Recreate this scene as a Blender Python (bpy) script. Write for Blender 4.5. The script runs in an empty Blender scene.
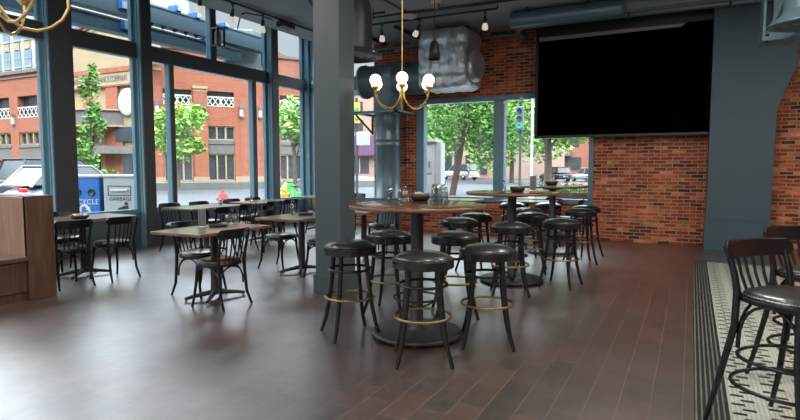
import bpy, math, random
from mathutils import Vector, Matrix
random.seed(7)
sc = bpy.context.scene
COL = sc.collection
PI = math.pi
R = math.radians

# ------------------------------------------------------------------ helpers
class MB:
    def __init__(s): s.v = []; s.f = []; s.sm = []
    def add(s, vs, fs, smooth=False):
        n = len(s.v); s.v += [tuple(p) for p in vs]
        for f in fs: s.f.append(tuple(i + n for i in f)); s.sm.append(smooth)
        return s
    def box(s, x0, x1, y0, y1, z0, z1):
        vs = [(x, y, z) for z in (z0, z1) for y in (y0, y1) for x in (x0, x1)]
        return s.add(vs, [(0,2,3,1),(4,5,7,6),(0,1,5,4),(2,6,7,3),(0,4,6,2),(1,3,7,5)])
    def obox(s, c, ax, ay, az):
        c = Vector(c); ax = Vector(ax); ay = Vector(ay); az = Vector(az)
        vs = [c + ax*i + ay*j + az*k for k in (-1,1) for j in (-1,1) for i in (-1,1)]
        return s.add(vs, [(0,2,3,1),(4,5,7,6),(0,1,5,4),(2,6,7,3),(0,4,6,2),(1,3,7,5)])
    def bar(s, a, b, w, h, up=(0,0,1)):
        a = Vector(a); b = Vector(b); d = (b-a)/2; up = Vector(up)
        sd = d.cross(up)
        if sd.length < 1e-6: sd = d.cross(Vector((1,0,0)))
        sd.normalize(); u = sd.cross(d).normalized()
        return s.obox((a+b)/2, d, sd*w/2, u*h/2)
    def tube(s, pts, r, seg=10, closed=False, cap=True):
        pts = [Vector(p) for p in pts]; n = len(pts)
        rs = r if isinstance(r, (list, tuple)) else [r]*n
        tn = []
        for i in range(n):
            a = pts[i-1] if (i > 0 or closed) else pts[i]
            b = pts[(i+1) % n] if (i < n-1 or closed) else pts[i]
            t = (b-a)
            tn.append(t.normalized() if t.length > 1e-9 else Vector((0,0,1)))
        ref = Vector((0,0,1)) if abs(tn[0].z) < .9 else Vector((1,0,0))
        nv = tn[0].cross(ref).normalized(); rings = []
        for i in range(n):
            nv = (nv - tn[i]*nv.dot(tn[i])).normalized(); bv = tn[i].cross(nv)
            rings.append([pts[i] + (nv*math.cos(2*PI*k/seg) + bv*math.sin(2*PI*k/seg))*rs[i] for k in range(seg)])
        vs = [p for g in rings for p in g]; fs = []
        m = n if closed else n-1
        for i in range(m):
            j = (i+1) % n
            for k in range(seg):
                l = (k+1) % seg
                fs.append((i*seg+k, i*seg+l, j*seg+l, j*seg+k))
        s.add(vs, fs, True)
        if cap and not closed:
            s.add(rings[0], [tuple(reversed(range(seg)))]); s.add(rings[-1], [tuple(range(seg))])
        return s
    def lathe(s, prof, seg=32, c=(0,0,0), axis=None, smooth=True):
        c = Vector(c); vs = []; fs = []
        M = Matrix.Identity(3) if axis is None else Vector((0,0,1)).rotation_difference(Vector(axis)).to_matrix()
        for (r, z) in prof:
            for k in range(seg):
                vs.append(c + M @ Vector((r*math.cos(2*PI*k/seg), r*math.sin(2*PI*k/seg), z)))
        for i in range(len(prof)-1):
            for k in range(seg):
                l = (k+1) % seg
                fs.append((i*seg+k, i*seg+l, (i+1)*seg+l, (i+1)*seg+k))
        s.add(vs, fs, smooth)
        n = len(prof)
        if prof[0][0] > 1e-5: s.add([vs[k] for k in range(seg)], [tuple(reversed(range(seg)))])
        if prof[-1][0] > 1e-5: s.add([vs[(n-1)*seg+k] for k in range(seg)], [tuple(range(seg))])
        return s
    def prism(s, poly, vec, smooth=False):
        poly = [Vector(p) for p in poly]; vec = Vector(vec); n = len(poly)
        vs = poly + [p+vec for p in poly]
        fs = [tuple(reversed(range(n))), tuple(range(n, 2*n))]
        for i in range(n):
            j = (i+1) % n; fs.append((i, j, j+n, i+n))
        return s.add(vs, fs, smooth)
    def sphere(s, c, r, seg=16, rings=10, sz=1.0):
        prof = [(max(1e-6, r*math.sin(PI*i/rings)), -r*sz*math.cos(PI*i/rings)) for i in range(rings+1)]
        return s.lathe(prof, seg, c)
    def build(s, name, mat, parent=None, bevel=0.0, seg=2, sub=0):
        me = bpy.data.meshes.new(name); me.from_pydata(s.v, [], s.f)
        me.polygons.foreach_set('use_smooth', s.sm)
        me.materials.append(mat); me.update(); me.validate()
        o = bpy.data.objects.new(name, me); COL.objects.link(o)
        if parent: o.parent = parent
        if bevel:
            m = o.modifiers.new('bevel', 'BEVEL'); m.width = bevel; m.segments = seg; m.limit_method = 'ANGLE'; m.angle_limit = R(50)
        if sub:
            m = o.modifiers.new('sub', 'SUBSURF'); m.levels = sub; m.render_levels = sub
        return o

def thing(name, label, cat, loc=(0,0,0), rz=0.0, group=None):
    o = bpy.data.objects.new(name, None); COL.objects.link(o)
    o.empty_display_size = .1; o.location = loc; o.rotation_euler = (0, 0, rz)
    o['label'] = label; o['category'] = cat
    if group: o['group'] = group
    return o
def tag(o, label, cat, group=None, kind=None):
    o['label'] = label; o['category'] = cat
    if group: o['group'] = group
    if kind: o['kind'] = kind
    return o
def struct(o, label=None):
    o['kind'] = 'structure'
    if label: o['label'] = label
    return o
def dup(root, loc, rz=0.0, label=None, group=None):
    r = root.copy(); COL.objects.link(r); r.location = loc; r.rotation_euler = (0, 0, rz)
    if label: r['label'] = label
    if group: r['group'] = group
    def kids(src, dst):
        for ch in list(src.children):
            c = ch.copy(); COL.objects.link(c); c.parent = dst
            kids(ch, c)
    kids(root, r)
    return r
def text_mesh(name, body, size, mat, parent, loc, rot, depth=.004, align='CENTER', scx=1.0):
    cu = bpy.data.curves.new(name, 'FONT'); cu.body = body; cu.size = size; cu.extrude = depth
    cu.align_x = align; cu.align_y = 'CENTER'; cu.resolution_u = 3
    t = bpy.data.objects.new(name, cu); COL.objects.link(t)
    bpy.context.view_layer.update()
    me = bpy.data.meshes.new_from_object(t.evaluated_get(bpy.context.evaluated_depsgraph_get()))
    bpy.data.objects.remove(t)
    me.materials.clear(); me.materials.append(mat)
    o = bpy.data.objects.new(name, me); COL.objects.link(o); o.parent = parent
    o.location = loc; o.rotation_euler = rot; o.scale = (scx, 1, 1)
    return o

# ------------------------------------------------------------------ materials
def lin(r, g, b):
    f = lambda c: (c/255/12.92) if c/255 <= .04045 else ((c/255+.055)/1.055)**2.4
    return (f(r), f(g), f(b), 1)
def nodes(m):
    m.use_nodes = True; nt = m.node_tree
    return nt, nt.nodes['Principled BSDF']
def mat(name, col, rough=.5, metal=0.0, noise=0.0, nscale=8.0, bump=0.0, bscale=60.0, coat=0.0, spec=.5, emit=None, estr=0, stretch=(1,1,1)):
    m = bpy.data.materials.new(name); nt, b = nodes(m); N = nt.nodes; L = nt.links
    b.inputs['Base Color'].default_value = col; b.inputs['Roughness'].default_value = rough
    b.inputs['Metallic'].default_value = metal; b.inputs['Coat Weight'].default_value = coat
    b.inputs['Specular IOR Level'].default_value = spec
    tc = N.new('ShaderNodeTexCoord'); mp = N.new('ShaderNodeMapping'); mp.inputs['Scale'].default_value = stretch
    L.new(tc.outputs['Object'], mp.inputs['Vector'])
    if noise:
        n = N.new('ShaderNodeTexNoise'); n.inputs['Scale'].default_value = nscale; n.inputs['Detail'].default_value = 4
        L.new(mp.outputs[0], n.inputs['Vector'])
        r = N.new('ShaderNodeMapRange'); r.inputs['From Min'].default_value = .3; r.inputs['From Max'].default_value = .7
        r.inputs['To Min'].default_value = 1-noise; r.inputs['To Max'].default_value = 1+noise
        L.new(n.outputs['Fac'], r.inputs['Value'])
        mx = N.new('ShaderNodeVectorMath'); mx.operation = 'SCALE'; mx.inputs[0].default_value = col[:3]
        L.new(r.outputs[0], mx.inputs['Scale']); L.new(mx.outputs[0], b.inputs['Base Color'])
    if bump:
        n = N.new('ShaderNodeTexNoise'); n.inputs['Scale'].default_value = bscale; n.inputs['Detail'].default_value = 3
        L.new(mp.outputs[0], n.inputs['Vector'])
        bp = N.new('ShaderNodeBump'); bp.inputs['Strength'].default_value = bump; bp.inputs['Distance'].default_value = .01
        L.new(n.outputs['Fac'], bp.inputs['Height']); L.new(bp.outputs[0], b.inputs['Normal'])
    if emit:
        b.inputs['Emission Color'].default_value = emit; b.inputs['Emission Strength'].default_value = estr
    return m
def wood(name, c1, c2, rough=.4, scale=(1,12,12), nscale=3.0, coat=0.0):
    m = bpy.data.materials.new(name); nt, b = nodes(m); N = nt.nodes; L = nt.links
    tc = N.new('ShaderNodeTexCoord'); mp = N.new('ShaderNodeMapping'); mp.inputs['Scale'].default_value = scale
    L.new(tc.outputs['Object'], mp.inputs['Vector'])
    n = N.new('ShaderNodeTexNoise'); n.inputs['Scale'].default_value = nscale; n.inputs['Detail'].default_value = 6; n.inputs['Distortion'].default_value = .6
    L.new(mp.outputs[0], n.inputs['Vector'])
    cr = N.new('ShaderNodeValToRGB'); cr.color_ramp.elements[0].color = c1; cr.color_ramp.elements[1].color = c2
    cr.color_ramp.elements[0].position = .3; cr.color_ramp.elements[1].position = .7
    L.new(n.outputs['Fac'], cr.inputs[0]); L.new(cr.outputs[0], b.inputs['Base Color'])
    b.inputs['Roughness'].default_value = rough; b.inputs['Coat Weight'].default_value = coat
    return m
def brick(name, cols, mortar, axes='XZ', bw=.21, bh=.072, ms=.012, dirt=.5, rough=.85, scale=1.0, bump=.6, plank=False):
    m = bpy.data.materials.new(name); nt, b = nodes(m); N = nt.nodes; L = nt.links
    tc = N.new('ShaderNodeTexCoord'); sp = N.new('ShaderNodeSeparateXYZ'); cb = N.new('ShaderNodeCombineXYZ')
    L.new(tc.outputs['Object'], sp.inputs[0])
    L.new(sp.outputs[axes[0]], cb.inputs[0]); L.new(sp.outputs[axes[1]], cb.inputs[1])
    # small wobble so courses are not ruler straight
    br = N.new('ShaderNodeTexBrick'); br.inputs['Scale'].default_value = scale
    br.inputs['Brick Width'].default_value = bw; br.inputs['Row Height'].default_value = bh
    br.inputs['Mortar Size'].default_value = ms; br.inputs['Mortar Smooth'].default_value = .2
    br.inputs['Color1'].default_value = (0,0,0,1); br.inputs['Color2'].default_value = (1,1,1,1); br.inputs['Mortar'].default_value = (.5,.5,.5,1)
    wn = N.new('ShaderNodeTexNoise'); wn.inputs['Scale'].default_value = 6; L.new(cb.outputs[0], wn.inputs['Vector'])
    ws = N.new('ShaderNodeVectorMath'); ws.operation = 'SCALE'; ws.inputs['Scale'].default_value = 0 if plank else .02
    L.new(wn.outputs['Color'], ws.inputs[0])
    wa = N.new('ShaderNodeVectorMath'); wa.operation = 'ADD'; L.new(cb.outputs[0], wa.inputs[0]); L.new(ws.outputs[0], wa.inputs[1])
    L.new(wa.outputs[0], br.inputs['Vector'])
    cr = N.new('ShaderNodeValToRGB'); cr.color_ramp.interpolation = 'LINEAR'
    els = cr.color_ramp.elements
    while len(els) < len(cols): els.new(.5)
    for i, c in enumerate(cols): els[i].position = i/(len(cols)-1); els[i].color = c
    L.new(br.outputs['Color'], cr.inputs[0])
    n = N.new('ShaderNodeTexNoise'); n.inputs['Scale'].default_value = 3.0 if not plank else 7; n.inputs['Detail'].default_value = 8; n.inputs['Roughness'].default_value = .65
    if plank:
        mp = N.new('ShaderNodeMapping'); mp.inputs['Scale'].default_value = (.5, 2.5, 1); L.new(cb.outputs[0], mp.inputs['Vector']); L.new(mp.outputs[0], n.inputs['Vector'])
    else: L.new(cb.outputs[0], n.inputs['Vector'])
    rr = N.new('ShaderNodeMapRange'); rr.inputs['From Min'].default_value = .3; rr.inputs['From Max'].default_value = .7
    rr.inputs['To Min'].default_value = 1-dirt; rr.inputs['To Max'].default_value = 1+dirt*.7; L.new(n.outputs['Fac'], rr.inputs['Value'])
    sc_ = N.new('ShaderNodeVectorMath'); sc_.operation = 'SCALE'; L.new(cr.outputs[0], sc_.inputs[0]); L.new(rr.outputs[0], sc_.inputs['Scale'])
    mx = N.new('ShaderNodeMix'); mx.data_type = 'RGBA'; L.new(br.outputs['Fac'], mx.inputs['Factor'])
    L.new(sc_.outputs[0], mx.inputs['A']); mx.inputs['B'].default_value = mortar
    L.new(mx.outputs['Result'], b.inputs['Base Color']); b.inputs['Roughness'].default_value = rough
    bp = N.new('ShaderNodeBump'); bp.inputs['Strength'].default_value = bump; bp.inputs['Distance'].default_value = .006; bp.invert = True
    L.new(br.outputs['Fac'], bp.inputs['Height']); L.new(bp.outputs[0], b.inputs['Normal'])
    return m

M = {}
M['teal'] = mat('teal_paint', (.042,.082,.108,1), .5, noise=.06, nscale=3, bump=.08)
M['teal_frame'] = mat('teal_aluminium', (.115,.235,.300,1), .28, noise=.04, coat=.5)  # frame teal, lightened to carry the skylight on the reveals
M['shaded_face'] = mat('shaded_frame_grey', (.040,.046,.052,1), .5, noise=.06)  # darker tone standing for shade on the room-facing frame sides
M['column'] = mat('grey_teal_column_paint', (.052,.074,.088,1), .5, noise=.06, nscale=2, bump=.05)
M['ceiling'] = mat('grey_ceiling_paint', (.33,.40,.43,1), .8, noise=.08, nscale=1.5, bump=.1)
M['duct'] = mat('painted_duct', (.12,.185,.22,1), .34, metal=.25, noise=.06, nscale=4)
M['elbow'] = mat('dark_bare_duct', (.05,.052,.055,1), .4, metal=.3, noise=.1)
M['black'] = mat('black_lacquered_wood', (.007,.007,.009,1), .26, spec=.38, noise=.1)
M['vinyl'] = mat('black_vinyl', (.016,.017,.018,1), .33, bump=.06, bscale=18, coat=.6)
M['brass'] = mat('brass', (.52,.37,.16,1), .3, metal=1)
M['brass_worn'] = mat('worn_brass', (.30,.22,.09,1), .38, metal=1, noise=.2, nscale=30)
M['iron'] = mat('black_cast_iron', (.018,.019,.021,1), .45, noise=.1, bump=.1)
M['chrome'] = mat('brushed_steel', (.45,.46,.47,1), .3, metal=1)
M['screen'] = mat('screen_black', (.0005,.0005,.0005,1), .9, spec=.0)
M['bezel'] = mat('screen_bezel', (.008,.008,.009,1), .4)
M['foil'] = mat('wrinkled_foil_wrap', (.50,.56,.60,1), .33, metal=.6, noise=.2, nscale=3, bump=1.0, bscale=7, stretch=(2.2,2.2,.7))
M['white'] = mat('white_plastic', (.75,.75,.72,1), .4)
M['grey'] = mat('grey_metal', (.30,.32,.33,1), .5, noise=.05)
M['globe'] = mat('lit_opal_glass', (1,.93,.8,1), .4, emit=(1,.80,.50,1), estr=2.2)
M['bulb'] = mat('lit_bulb', (1,.95,.85,1), .4, emit=(1,.88,.7,1), estr=.35)
M['red'] = mat('red_plastic', (.20,.006,.010,1), .6)
M['slate'] = mat('dark_slate_dish', (.02,.02,.022,1), .5, noise=.1)
M['napkin'] = wood('folded_paper_packets', (.35,.2,.1,1), (.8,.74,.62,1), .8, (14,14,14), 2)
M['table_wood'] = wood('walnut_table_top', (.060,.027,.016,1), (.115,.052,.030,1), .2, (1.2,9,9), 1.6, .4)
M['table_edge'] = wood('table_edge_wood', (.10,.04,.022,1), (.22,.10,.055,1), .4, (1,14,14), 3)
M['grey_top'] = wood('weathered_table_top', (.085,.060,.050,1), (.16,.12,.10,1), .28, (1.5,9,9), 2, .4)
M['bench_wood'] = wood('walnut_bench_veneer', (.055,.028,.018,1), (.12,.062,.040,1), .4, (14,14,1.2), 2.2)
M['bench_lit'] = wood('window_lit_bench_wood', (.24,.14,.085,1), (.36,.22,.145,1), .5, (10,10,1), 2.2)  # bench wood lightened for the window light on the seat back
BR = [lin(70,40,32), lin(142,64,42), lin(186,86,54), lin(164,70,46), lin(198,102,64), lin(214,142,102)]
M['brick'] = brick('old_red_brick', BR, lin(172,146,122), 'XZ', .20, .063, .0085, .75)
M['brick_out'] = brick('storefront_brick', [lin(190,95,60), lin(205,112,74), lin(198,104,68)], lin(200,150,115), 'XZ', .24, .075, .008, .12, bump=.2)
M['floor'] = brick('dark_plank_floor', [lin(38,26,22), lin(60,39,32), lin(48,34,30), lin(70,44,36)], lin(98,76,66), 'YX', .34, .17, .0022, .30, .33, bump=.08, plank=True)
_b = M['floor'].node_tree.nodes['Principled BSDF']; _b.inputs['Specular IOR Level'].default_value = 1.0; _b.inputs['Coat Weight'].default_value = 1.0; _b.inputs['Coat IOR'].default_value = 2.6; _b.inputs['Coat Roughness'].default_value = .35; _nt = M['floor'].node_tree; _bp = [n for n in _nt.nodes if n.type == 'BUMP'][0]; _bp.inputs['Strength'].default_value = .35; _nt.links.new(_bp.outputs[0], _b.inputs['Coat Normal'])
_nz = _nt.nodes.new('ShaderNodeTexNoise'); _nz.inputs['Scale'].default_value = 1.6; _nz.inputs['Detail'].default_value = 7; _nz.inputs['Roughness'].default_value = .7
_mr = _nt.nodes.new('ShaderNodeMapRange'); _mr.inputs['From Min'].default_value = .3; _mr.inputs['From Max'].default_value = .7; _mr.inputs['To Min'].default_value = .55; _mr.inputs['To Max'].default_value = 1.0
_nt.links.new([n for n in _nt.nodes if n.type == 'TEX_COORD'][0].outputs['Object'], _nz.inputs['Vector']); _nt.links.new(_nz.outputs['Fac'], _mr.inputs['Value']); _nt.links.new(_mr.outputs[0], _b.inputs['Coat Weight'])
M['asphalt'] = mat('asphalt', lin(74,76,80), .85, noise=.12, nscale=.6)
M['sidewalk'] = mat('concrete_sidewalk', lin(104,102,98), .85, noise=.08, nscale=1.2)
M['yellow_paint'] = mat('yellow_road_paint', lin(225,190,70), .8)
M['limestone'] = mat('pale_limestone', lin(156,138,108), .8, noise=.08, nscale=1)
M['stone_grey'] = mat('grey_stone_spandrel', lin(104,99,96), .85, noise=.15, nscale=4)
M['white_trim'] = mat('white_trim_paint', lin(188,186,178), .6)
M['leaf'] = mat('tree_leaves', lin(84,132,46), .55, noise=.5, nscale=2.2)
M['leaf_light'] = mat('bright_tree_leaves', lin(128,166,72), .55, noise=.45, nscale=2.2)
M['bark'] = mat('bark', lin(88,74,64), .9, noise=.3, nscale=8)
M['tower'] = mat('tower_stone', lin(158,156,152), .85, noise=.08, nscale=.8)
def glass_mat(name, tint=(1,1,1,1), refl=.04, tr=1.0, gl=.7, gr=.02):
    m = bpy.data.materials.new(name); nt, b = nodes(m); N = nt.nodes; L = nt.links
    out = [n for n in N if n.type == 'OUTPUT_MATERIAL'][0]
    t = N.new('ShaderNodeBsdfTransparent'); t.inputs[0].default_value = (tint[0]*tr, tint[1]*tr, tint[2]*tr, 1)
    g = N.new('ShaderNodeBsdfGlossy'); g.inputs['Roughness'].default_value = gr
    fr = N.new('ShaderNodeLayerWeight'); fr.inputs['Blend'].default_value = .5
    pw = N.new('ShaderNodeMath'); pw.operation = 'POWER'; pw.inputs[1].default_value = 4; L.new(fr.outputs['Facing'], pw.inputs[0])
    mu = N.new('ShaderNodeMath'); mu.operation = 'MULTIPLY_ADD'; mu.inputs[1].default_value = gl; mu.inputs[2].default_value = refl
    L.new(pw.outputs[0], mu.inputs[0])
    mx = N.new('ShaderNodeMixShader'); L.new(mu.outputs[0], mx.inputs[0]); L.new(t.outputs[0], mx.inputs[1]); L.new(g.outputs[0], mx.inputs[2])
    L.new(mx.outputs[0], out.inputs['Surface'])
    return m
M['glass'] = glass_mat('clear_window_glass', (.97,.99,.98,1))
M['tumbler'] = glass_mat('drinking_glass', (.80,.84,.84,1), .14, gl=.8, gr=.10)
M['dark_glass'] = mat('dark_window_glass', lin(52,60,66), .12, noise=.35, nscale=.8, spec=.8)
M['sky_glass'] = mat('pale_reflecting_glass', lin(112,136,148), .15, spec=.8)
def mosaic():
    m = bpy.data.materials.new('penny_tile_mosaic'); nt, b = nodes(m); N = nt.nodes; L = nt.links
    tc = N.new('ShaderNodeTexCoord'); sp = N.new('ShaderNodeSeparateXYZ'); L.new(tc.outputs['Object'], sp.inputs[0])
    def mth(op, a, c=None):
        n = N.new('ShaderNodeMath'); n.operation = op
        for i, q in enumerate((a, c)):
            if q is None: continue
            if isinstance(q, (int, float)): n.inputs[i].default_value = q
            else: L.new(q, n.inputs[i])
        return n.outputs[0]
    X, Y = sp.outputs['X'], sp.outputs['Y']
    X0 = mth('SUBTRACT', X, .24)
    cu = mth('DIVIDE', X0, .185); fu = mth('SUBTRACT', cu, mth('FLOOR', cu))
    cv = mth('DIVIDE', Y, .145); fv = mth('SUBTRACT', cv, mth('FLOOR', cv))
    cv2 = mth('ADD', cv, .5); fv2 = mth('SUBTRACT', cv2, mth('FLOOR', cv2))
    d1 = mth('MULTIPLY', mth('LESS_THAN', mth('ABSOLUTE', mth('SUBTRACT', fu, .28)), .19), mth('LESS_THAN', fv, .24))
    d2 = mth('MULTIPLY', mth('LESS_THAN', mth('ABSOLUTE', mth('SUBTRACT', fu, .56)), .19), mth('LESS_THAN', fv2, .24))
    blk = mth('MAXIMUM', d1, d2)
    # round tiles with grout
    vo = N.new('ShaderNodeTexVoronoi'); vo.inputs['Scale'].default_value = 42; vo.inputs['Randomness'].default_value = .0
    L.new(tc.outputs['Object'], vo.inputs['Vector'])
    gr = mth('GREATER_THAN', vo.outputs['Distance'], .43)
    mx = N.new('ShaderNodeMix'); mx.data_type = 'RGBA'; L.new(blk, mx.inputs['Factor'])
    mx.inputs['A'].default_value = lin(176,181,174); mx.inputs['B'].default_value = lin(16,17,18)
    m2 = N.new('ShaderNodeMix'); m2.data_type = 'RGBA'; L.new(mth('MULTIPLY', gr, .45), m2.inputs['Factor'])
    L.new(mx.outputs['Result'], m2.inputs['A']); m2.inputs['B'].default_value = lin(60,62,58)
    L.new(m2.outputs['Result'], b.inputs['Base Color']); b.inputs['Roughness'].default_value = .35
    return m
M['mosaic'] = mosaic()
def stripes():
    m = bpy.data.materials.new('dark_striped_tile_border'); nt, b = nodes(m); N = nt.nodes; L = nt.links
    tc = N.new('ShaderNodeTexCoord'); w = N.new('ShaderNodeTexWave'); w.bands_direction = 'X'
    w.inputs['Scale'].default_value = 11; w.inputs['Distortion'].default_value = .3; L.new(tc.outputs['Object'], w.inputs['Vector'])
    cr = N.new('ShaderNodeValToRGB'); cr.color_ramp.elements[0].color = lin(22,24,24); cr.color_ramp.elements[1].color = lin(92,98,92)
    cr.color_ramp.elements[0].position = .55; cr.color_ramp.elements[1].position = .9
    L.new(w.outputs['Fac'], cr.inputs[0]); L.new(cr.outputs[0], b.inputs['Base Color']); b.inputs['Roughness'].default_value = .4
    return m
M['stripes'] = stripes()

# ------------------------------------------------------------------ camera
H = 1.40; F = 568.0; YAW = R(27.137); PIT = R(4.4296)
cam = bpy.data.cameras.new('camera'); co = bpy.data.objects.new('camera', cam); COL.objects.link(co)
cam.sensor_width = 36; cam.lens = F*36/800; cam.clip_end = 500; cam.clip_start = .05
co.location = (0, 0, H); co.rotation_euler = (PI/2-PIT, 0, YAW)
sc.camera = co

# ------------------------------------------------------------------ room shell
XL = -8.5; YB = 11.25; YC = 11.50; XR = 6.5; YF = -7.0; ZC = 4.1; ZP = 4.6
struct(MB().box(XL-.3, XR, YF, YB+.4, -.12, 0).build('floor', M['floor']), 'dark brown glossy plank floor')
struct(MB().box(.24, XR, YF, 9.35, 0, .004).build('floor', M['mosaic']), 'black and white mosaic tile floor at the bar')
struct(MB().box(.06, .24, YF, 9.5, 0, .005).build('trim_1', M['stripes']), 'dark striped border along the mosaic tile')
c = MB().box(-7.45, XR, YF, YB+.4, ZC, ZC+.1)
c.box(-7.45, -7.35, YF, YB+.4, ZC+.1, ZP); c.box(XL-.3, -7.45, YF, YB+.4, ZP, ZP+.1)
struct(c.build('ceiling', M['ceiling']), 'grey painted ceiling raised beside the windows')
# knee wall and glazing on the left
struct(MB().box(XL-.22, XL, YF, YC+.1, 0, .58).build('wall_left', M['column']), 'low dark wall under the street windows')
cols_y = [(-3.6,-3.25),(-.75,-.4),(2.1,2.45),(5.14,5.50),(6.70,6.92),(10.08,10.30)]
n_ = 2
for a, b in cols_y:
    m = MB().box(XL-.12, -8.37, a, b, 0, ZP)
    o = struct(m.build('trim_%d' % n_, M['teal_frame'], bevel=.004)); n_ += 1
    MB().box(-8.37, -8.35, a+.012, b, 0, ZP).build('shaded_face', M['shaded_face'], o)  # thin dark plate that paints the shade of the room side
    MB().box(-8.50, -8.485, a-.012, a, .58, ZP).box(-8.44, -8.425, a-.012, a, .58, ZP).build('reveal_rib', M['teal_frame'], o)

o = struct(MB().box(XL-.14, -8.36, 11.44, YC+.2, 0, ZP).build('trim_%d' % n_, M['teal_frame'], bevel=.006)); n_ += 1
segs = [(YF, -3.6, []), (-3.25, -.75, []), (-.4, 2.1, []), (2.45, 5.14, []), (5.50, 6.70, []), (6.92, 10.08, [('lo',7.36,7.46),('lo',9.55,9.66),('hi',8.38,8.53)]), (10.30, 11.44, [])]
for i, (a, b, ml) in enumerate(segs):
    m = MB(); cl = MB()
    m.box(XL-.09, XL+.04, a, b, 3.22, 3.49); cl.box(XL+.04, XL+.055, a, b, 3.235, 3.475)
    m.box(XL-.09, XL+.02, a, b, .58, .66); m.box(XL-.07, XL+.02, a, b, ZP-.07, ZP)
    m.box(XL-.09, XL-.01, a, a+.035, .66, ZP-.07); m.box(XL-.09, XL-.01, b-.05, b, .66, ZP-.07)
    for (k, y0, y1) in ml:
        z0, z1 = (.66, 3.22) if k == 'lo' else (3.49, ZP-.07)
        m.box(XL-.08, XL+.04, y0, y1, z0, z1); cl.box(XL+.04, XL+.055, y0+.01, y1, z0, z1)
    w = struct(m.build('window_%d' % (i+1), M['teal_frame'], bevel=.004))
    cl.build('dark_face', M['shaded_face'], w)
    MB().box(XL-.055, XL-.045, a+.03, b-.04, .64, 3.25).box(XL-.055, XL-.045, a+.03, b-.04, 3.46, ZP-.05).build('glass', M['glass'], w)
# back storefront bay
m = MB(); x0, x1 = -8.36, -6.42
m.box(x0, x1, YC, YC+.12, 3.21, 3.45); m.box(x0, x1, YC, YC+.12, .58, .66); m.box(x0, x1, YC, YC+.12, ZC-.06, ZP)
for x in (x0+.03, -7.32, -6.47): m.box(x-.04, x+.05, YC, YC+.12, .66, ZC-.06)
w = struct(m.build('window_8', M['teal_frame'], bevel=.006))
MB().box(x0, x1, YC+.05, YC+.06, .64, ZC-.04).build('glass', M['glass'], w)
# back wall of brick
m = MB()
WX0, WX1, WZ0, WZ1 = -5.36, -1.66, .66, 2.82
m.box(-8.36, x1, YC, YC+.12, 0, .58)
m.box(x1, WX0, YB, YB+.35, 0, ZC+.05); m.box(WX1, XR, YB, YB+.35, 0, ZC+.05)
m.box(WX0, WX1, YB, YB+.35, 0, WZ0); m.box(WX0, WX1, YB, YB+.35, WZ1, ZC+.05)
struct(m.build('wall_back', M['brick']), 'old exposed red brick wall')
m = MB()
m.box(WX0, WX1, YB-.02, YB+.16, WZ1-.10, WZ1); m.box(WX0, WX1, YB-.04, YB+.16, WZ0, WZ0+.10)
m.box(WX0, WX0+.18, YB-.02, YB+.16, WZ0+.1, WZ1-.1); m.box(WX1-.09, WX1, YB-.02, YB+.16, WZ0+.1, WZ1-.1)
m.box(-3.62, -3.40, YB-.02, YB+.16, WZ0+.1, WZ1-.1)
w = struct(m.build('window_9', M['teal_frame'], bevel=.01))
MB().box(WX0+.1, WX1-.05, YB+.08, YB+.09, WZ0+.05, WZ1-.05).build('glass', M['glass'], w)
# right wall and the unseen front behind the viewer, glazed for fill daylight
struct(MB().box(XR, XR+.3, YF, YB+.4, 0, ZC+.05).build('wall_right', M['brick']))
m = MB().box(XL-.2, XR, YF-.2, YF, 0, .5)
struct(m.build('wall_front', M['column']))
m = MB()
for k in range(9):
    x = XL + k*(XR-XL)/8; m.box(x-.06, x+.06, YF-.15, YF-.03, .5, ZC)
m.box(XL, XR, YF-.15, YF-.03, 3.2, 3.4); m.box(XL, XR, YF-.15, YF-.03, ZC-.05, ZP+.05)
w = struct(m.build('window_10', M['teal_frame']))
MB().box(XL, XR, YF-.1, YF-.09, .5, ZC).build('glass', M['glass'], w)
# flared teal pier on the brick wall
py0 = 10.7
m = MB().prism([(.235,py0,0),(1.13,py0,0),(1.16,py0,2.28),(1.40,py0,2.96),(1.40,py0,ZC),(.235,py0,ZC)], (0, YB-py0, 0))
p = struct(m.build('trim_20', M['teal'], bevel=.008), 'teal painted pier flaring outward above')
MB().box(.215, 1.15, py0-.02, py0+.3, 0, .50).box(.225, 1.14, py0-.01, py0+.3, .50, .74).build('plinth', M['teal'], p, bevel=.006)
# freestanding column
CX0, CX1, CY1 = -3.655, -3.325, 5.39
m = MB().box(CX0, CX1, 5.09, CY1, 0, ZC)
c = struct(m.build('column', M['column'], bevel=.006), 'square grey painted column')
MB().box(CX0-.02, CX1+.02, 5.07, CY1+.02, 0, .21).build('plinth', M['column'], c, bevel=.004)

# ------------------------------------------------------------------ wooden booth
b = thing('booth_bench', 'walnut veneered booth bench with a high panelled back at the left edge', 'bench', (-6.08, 3.42, 0))
MB().box(-2.3, 0, 0, .05, .44, 1.08).build('seat_back', M['bench_lit'], b, bevel=.003)
MB().box(-2.3, .012, .05, .285, 0, 1.09).box(-.04, .012, 0, .05, .0, 1.09).build('end_panel', M['bench_wood'], b, bevel=.004)
MB().box(-2.3, .015, -.72, 0, .42, .465).build('seat', M['bench_wood'], b, bevel=.006)
MB().box(-2.3, -.02, -.70, .0, .10, .42).build('side_panel', M['bench_wood'], b, bevel=.003)
MB().box(-2.3, -.04, -.68, .0, 0, .10).build('kick_board', M['bench_wood'], b)

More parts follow.
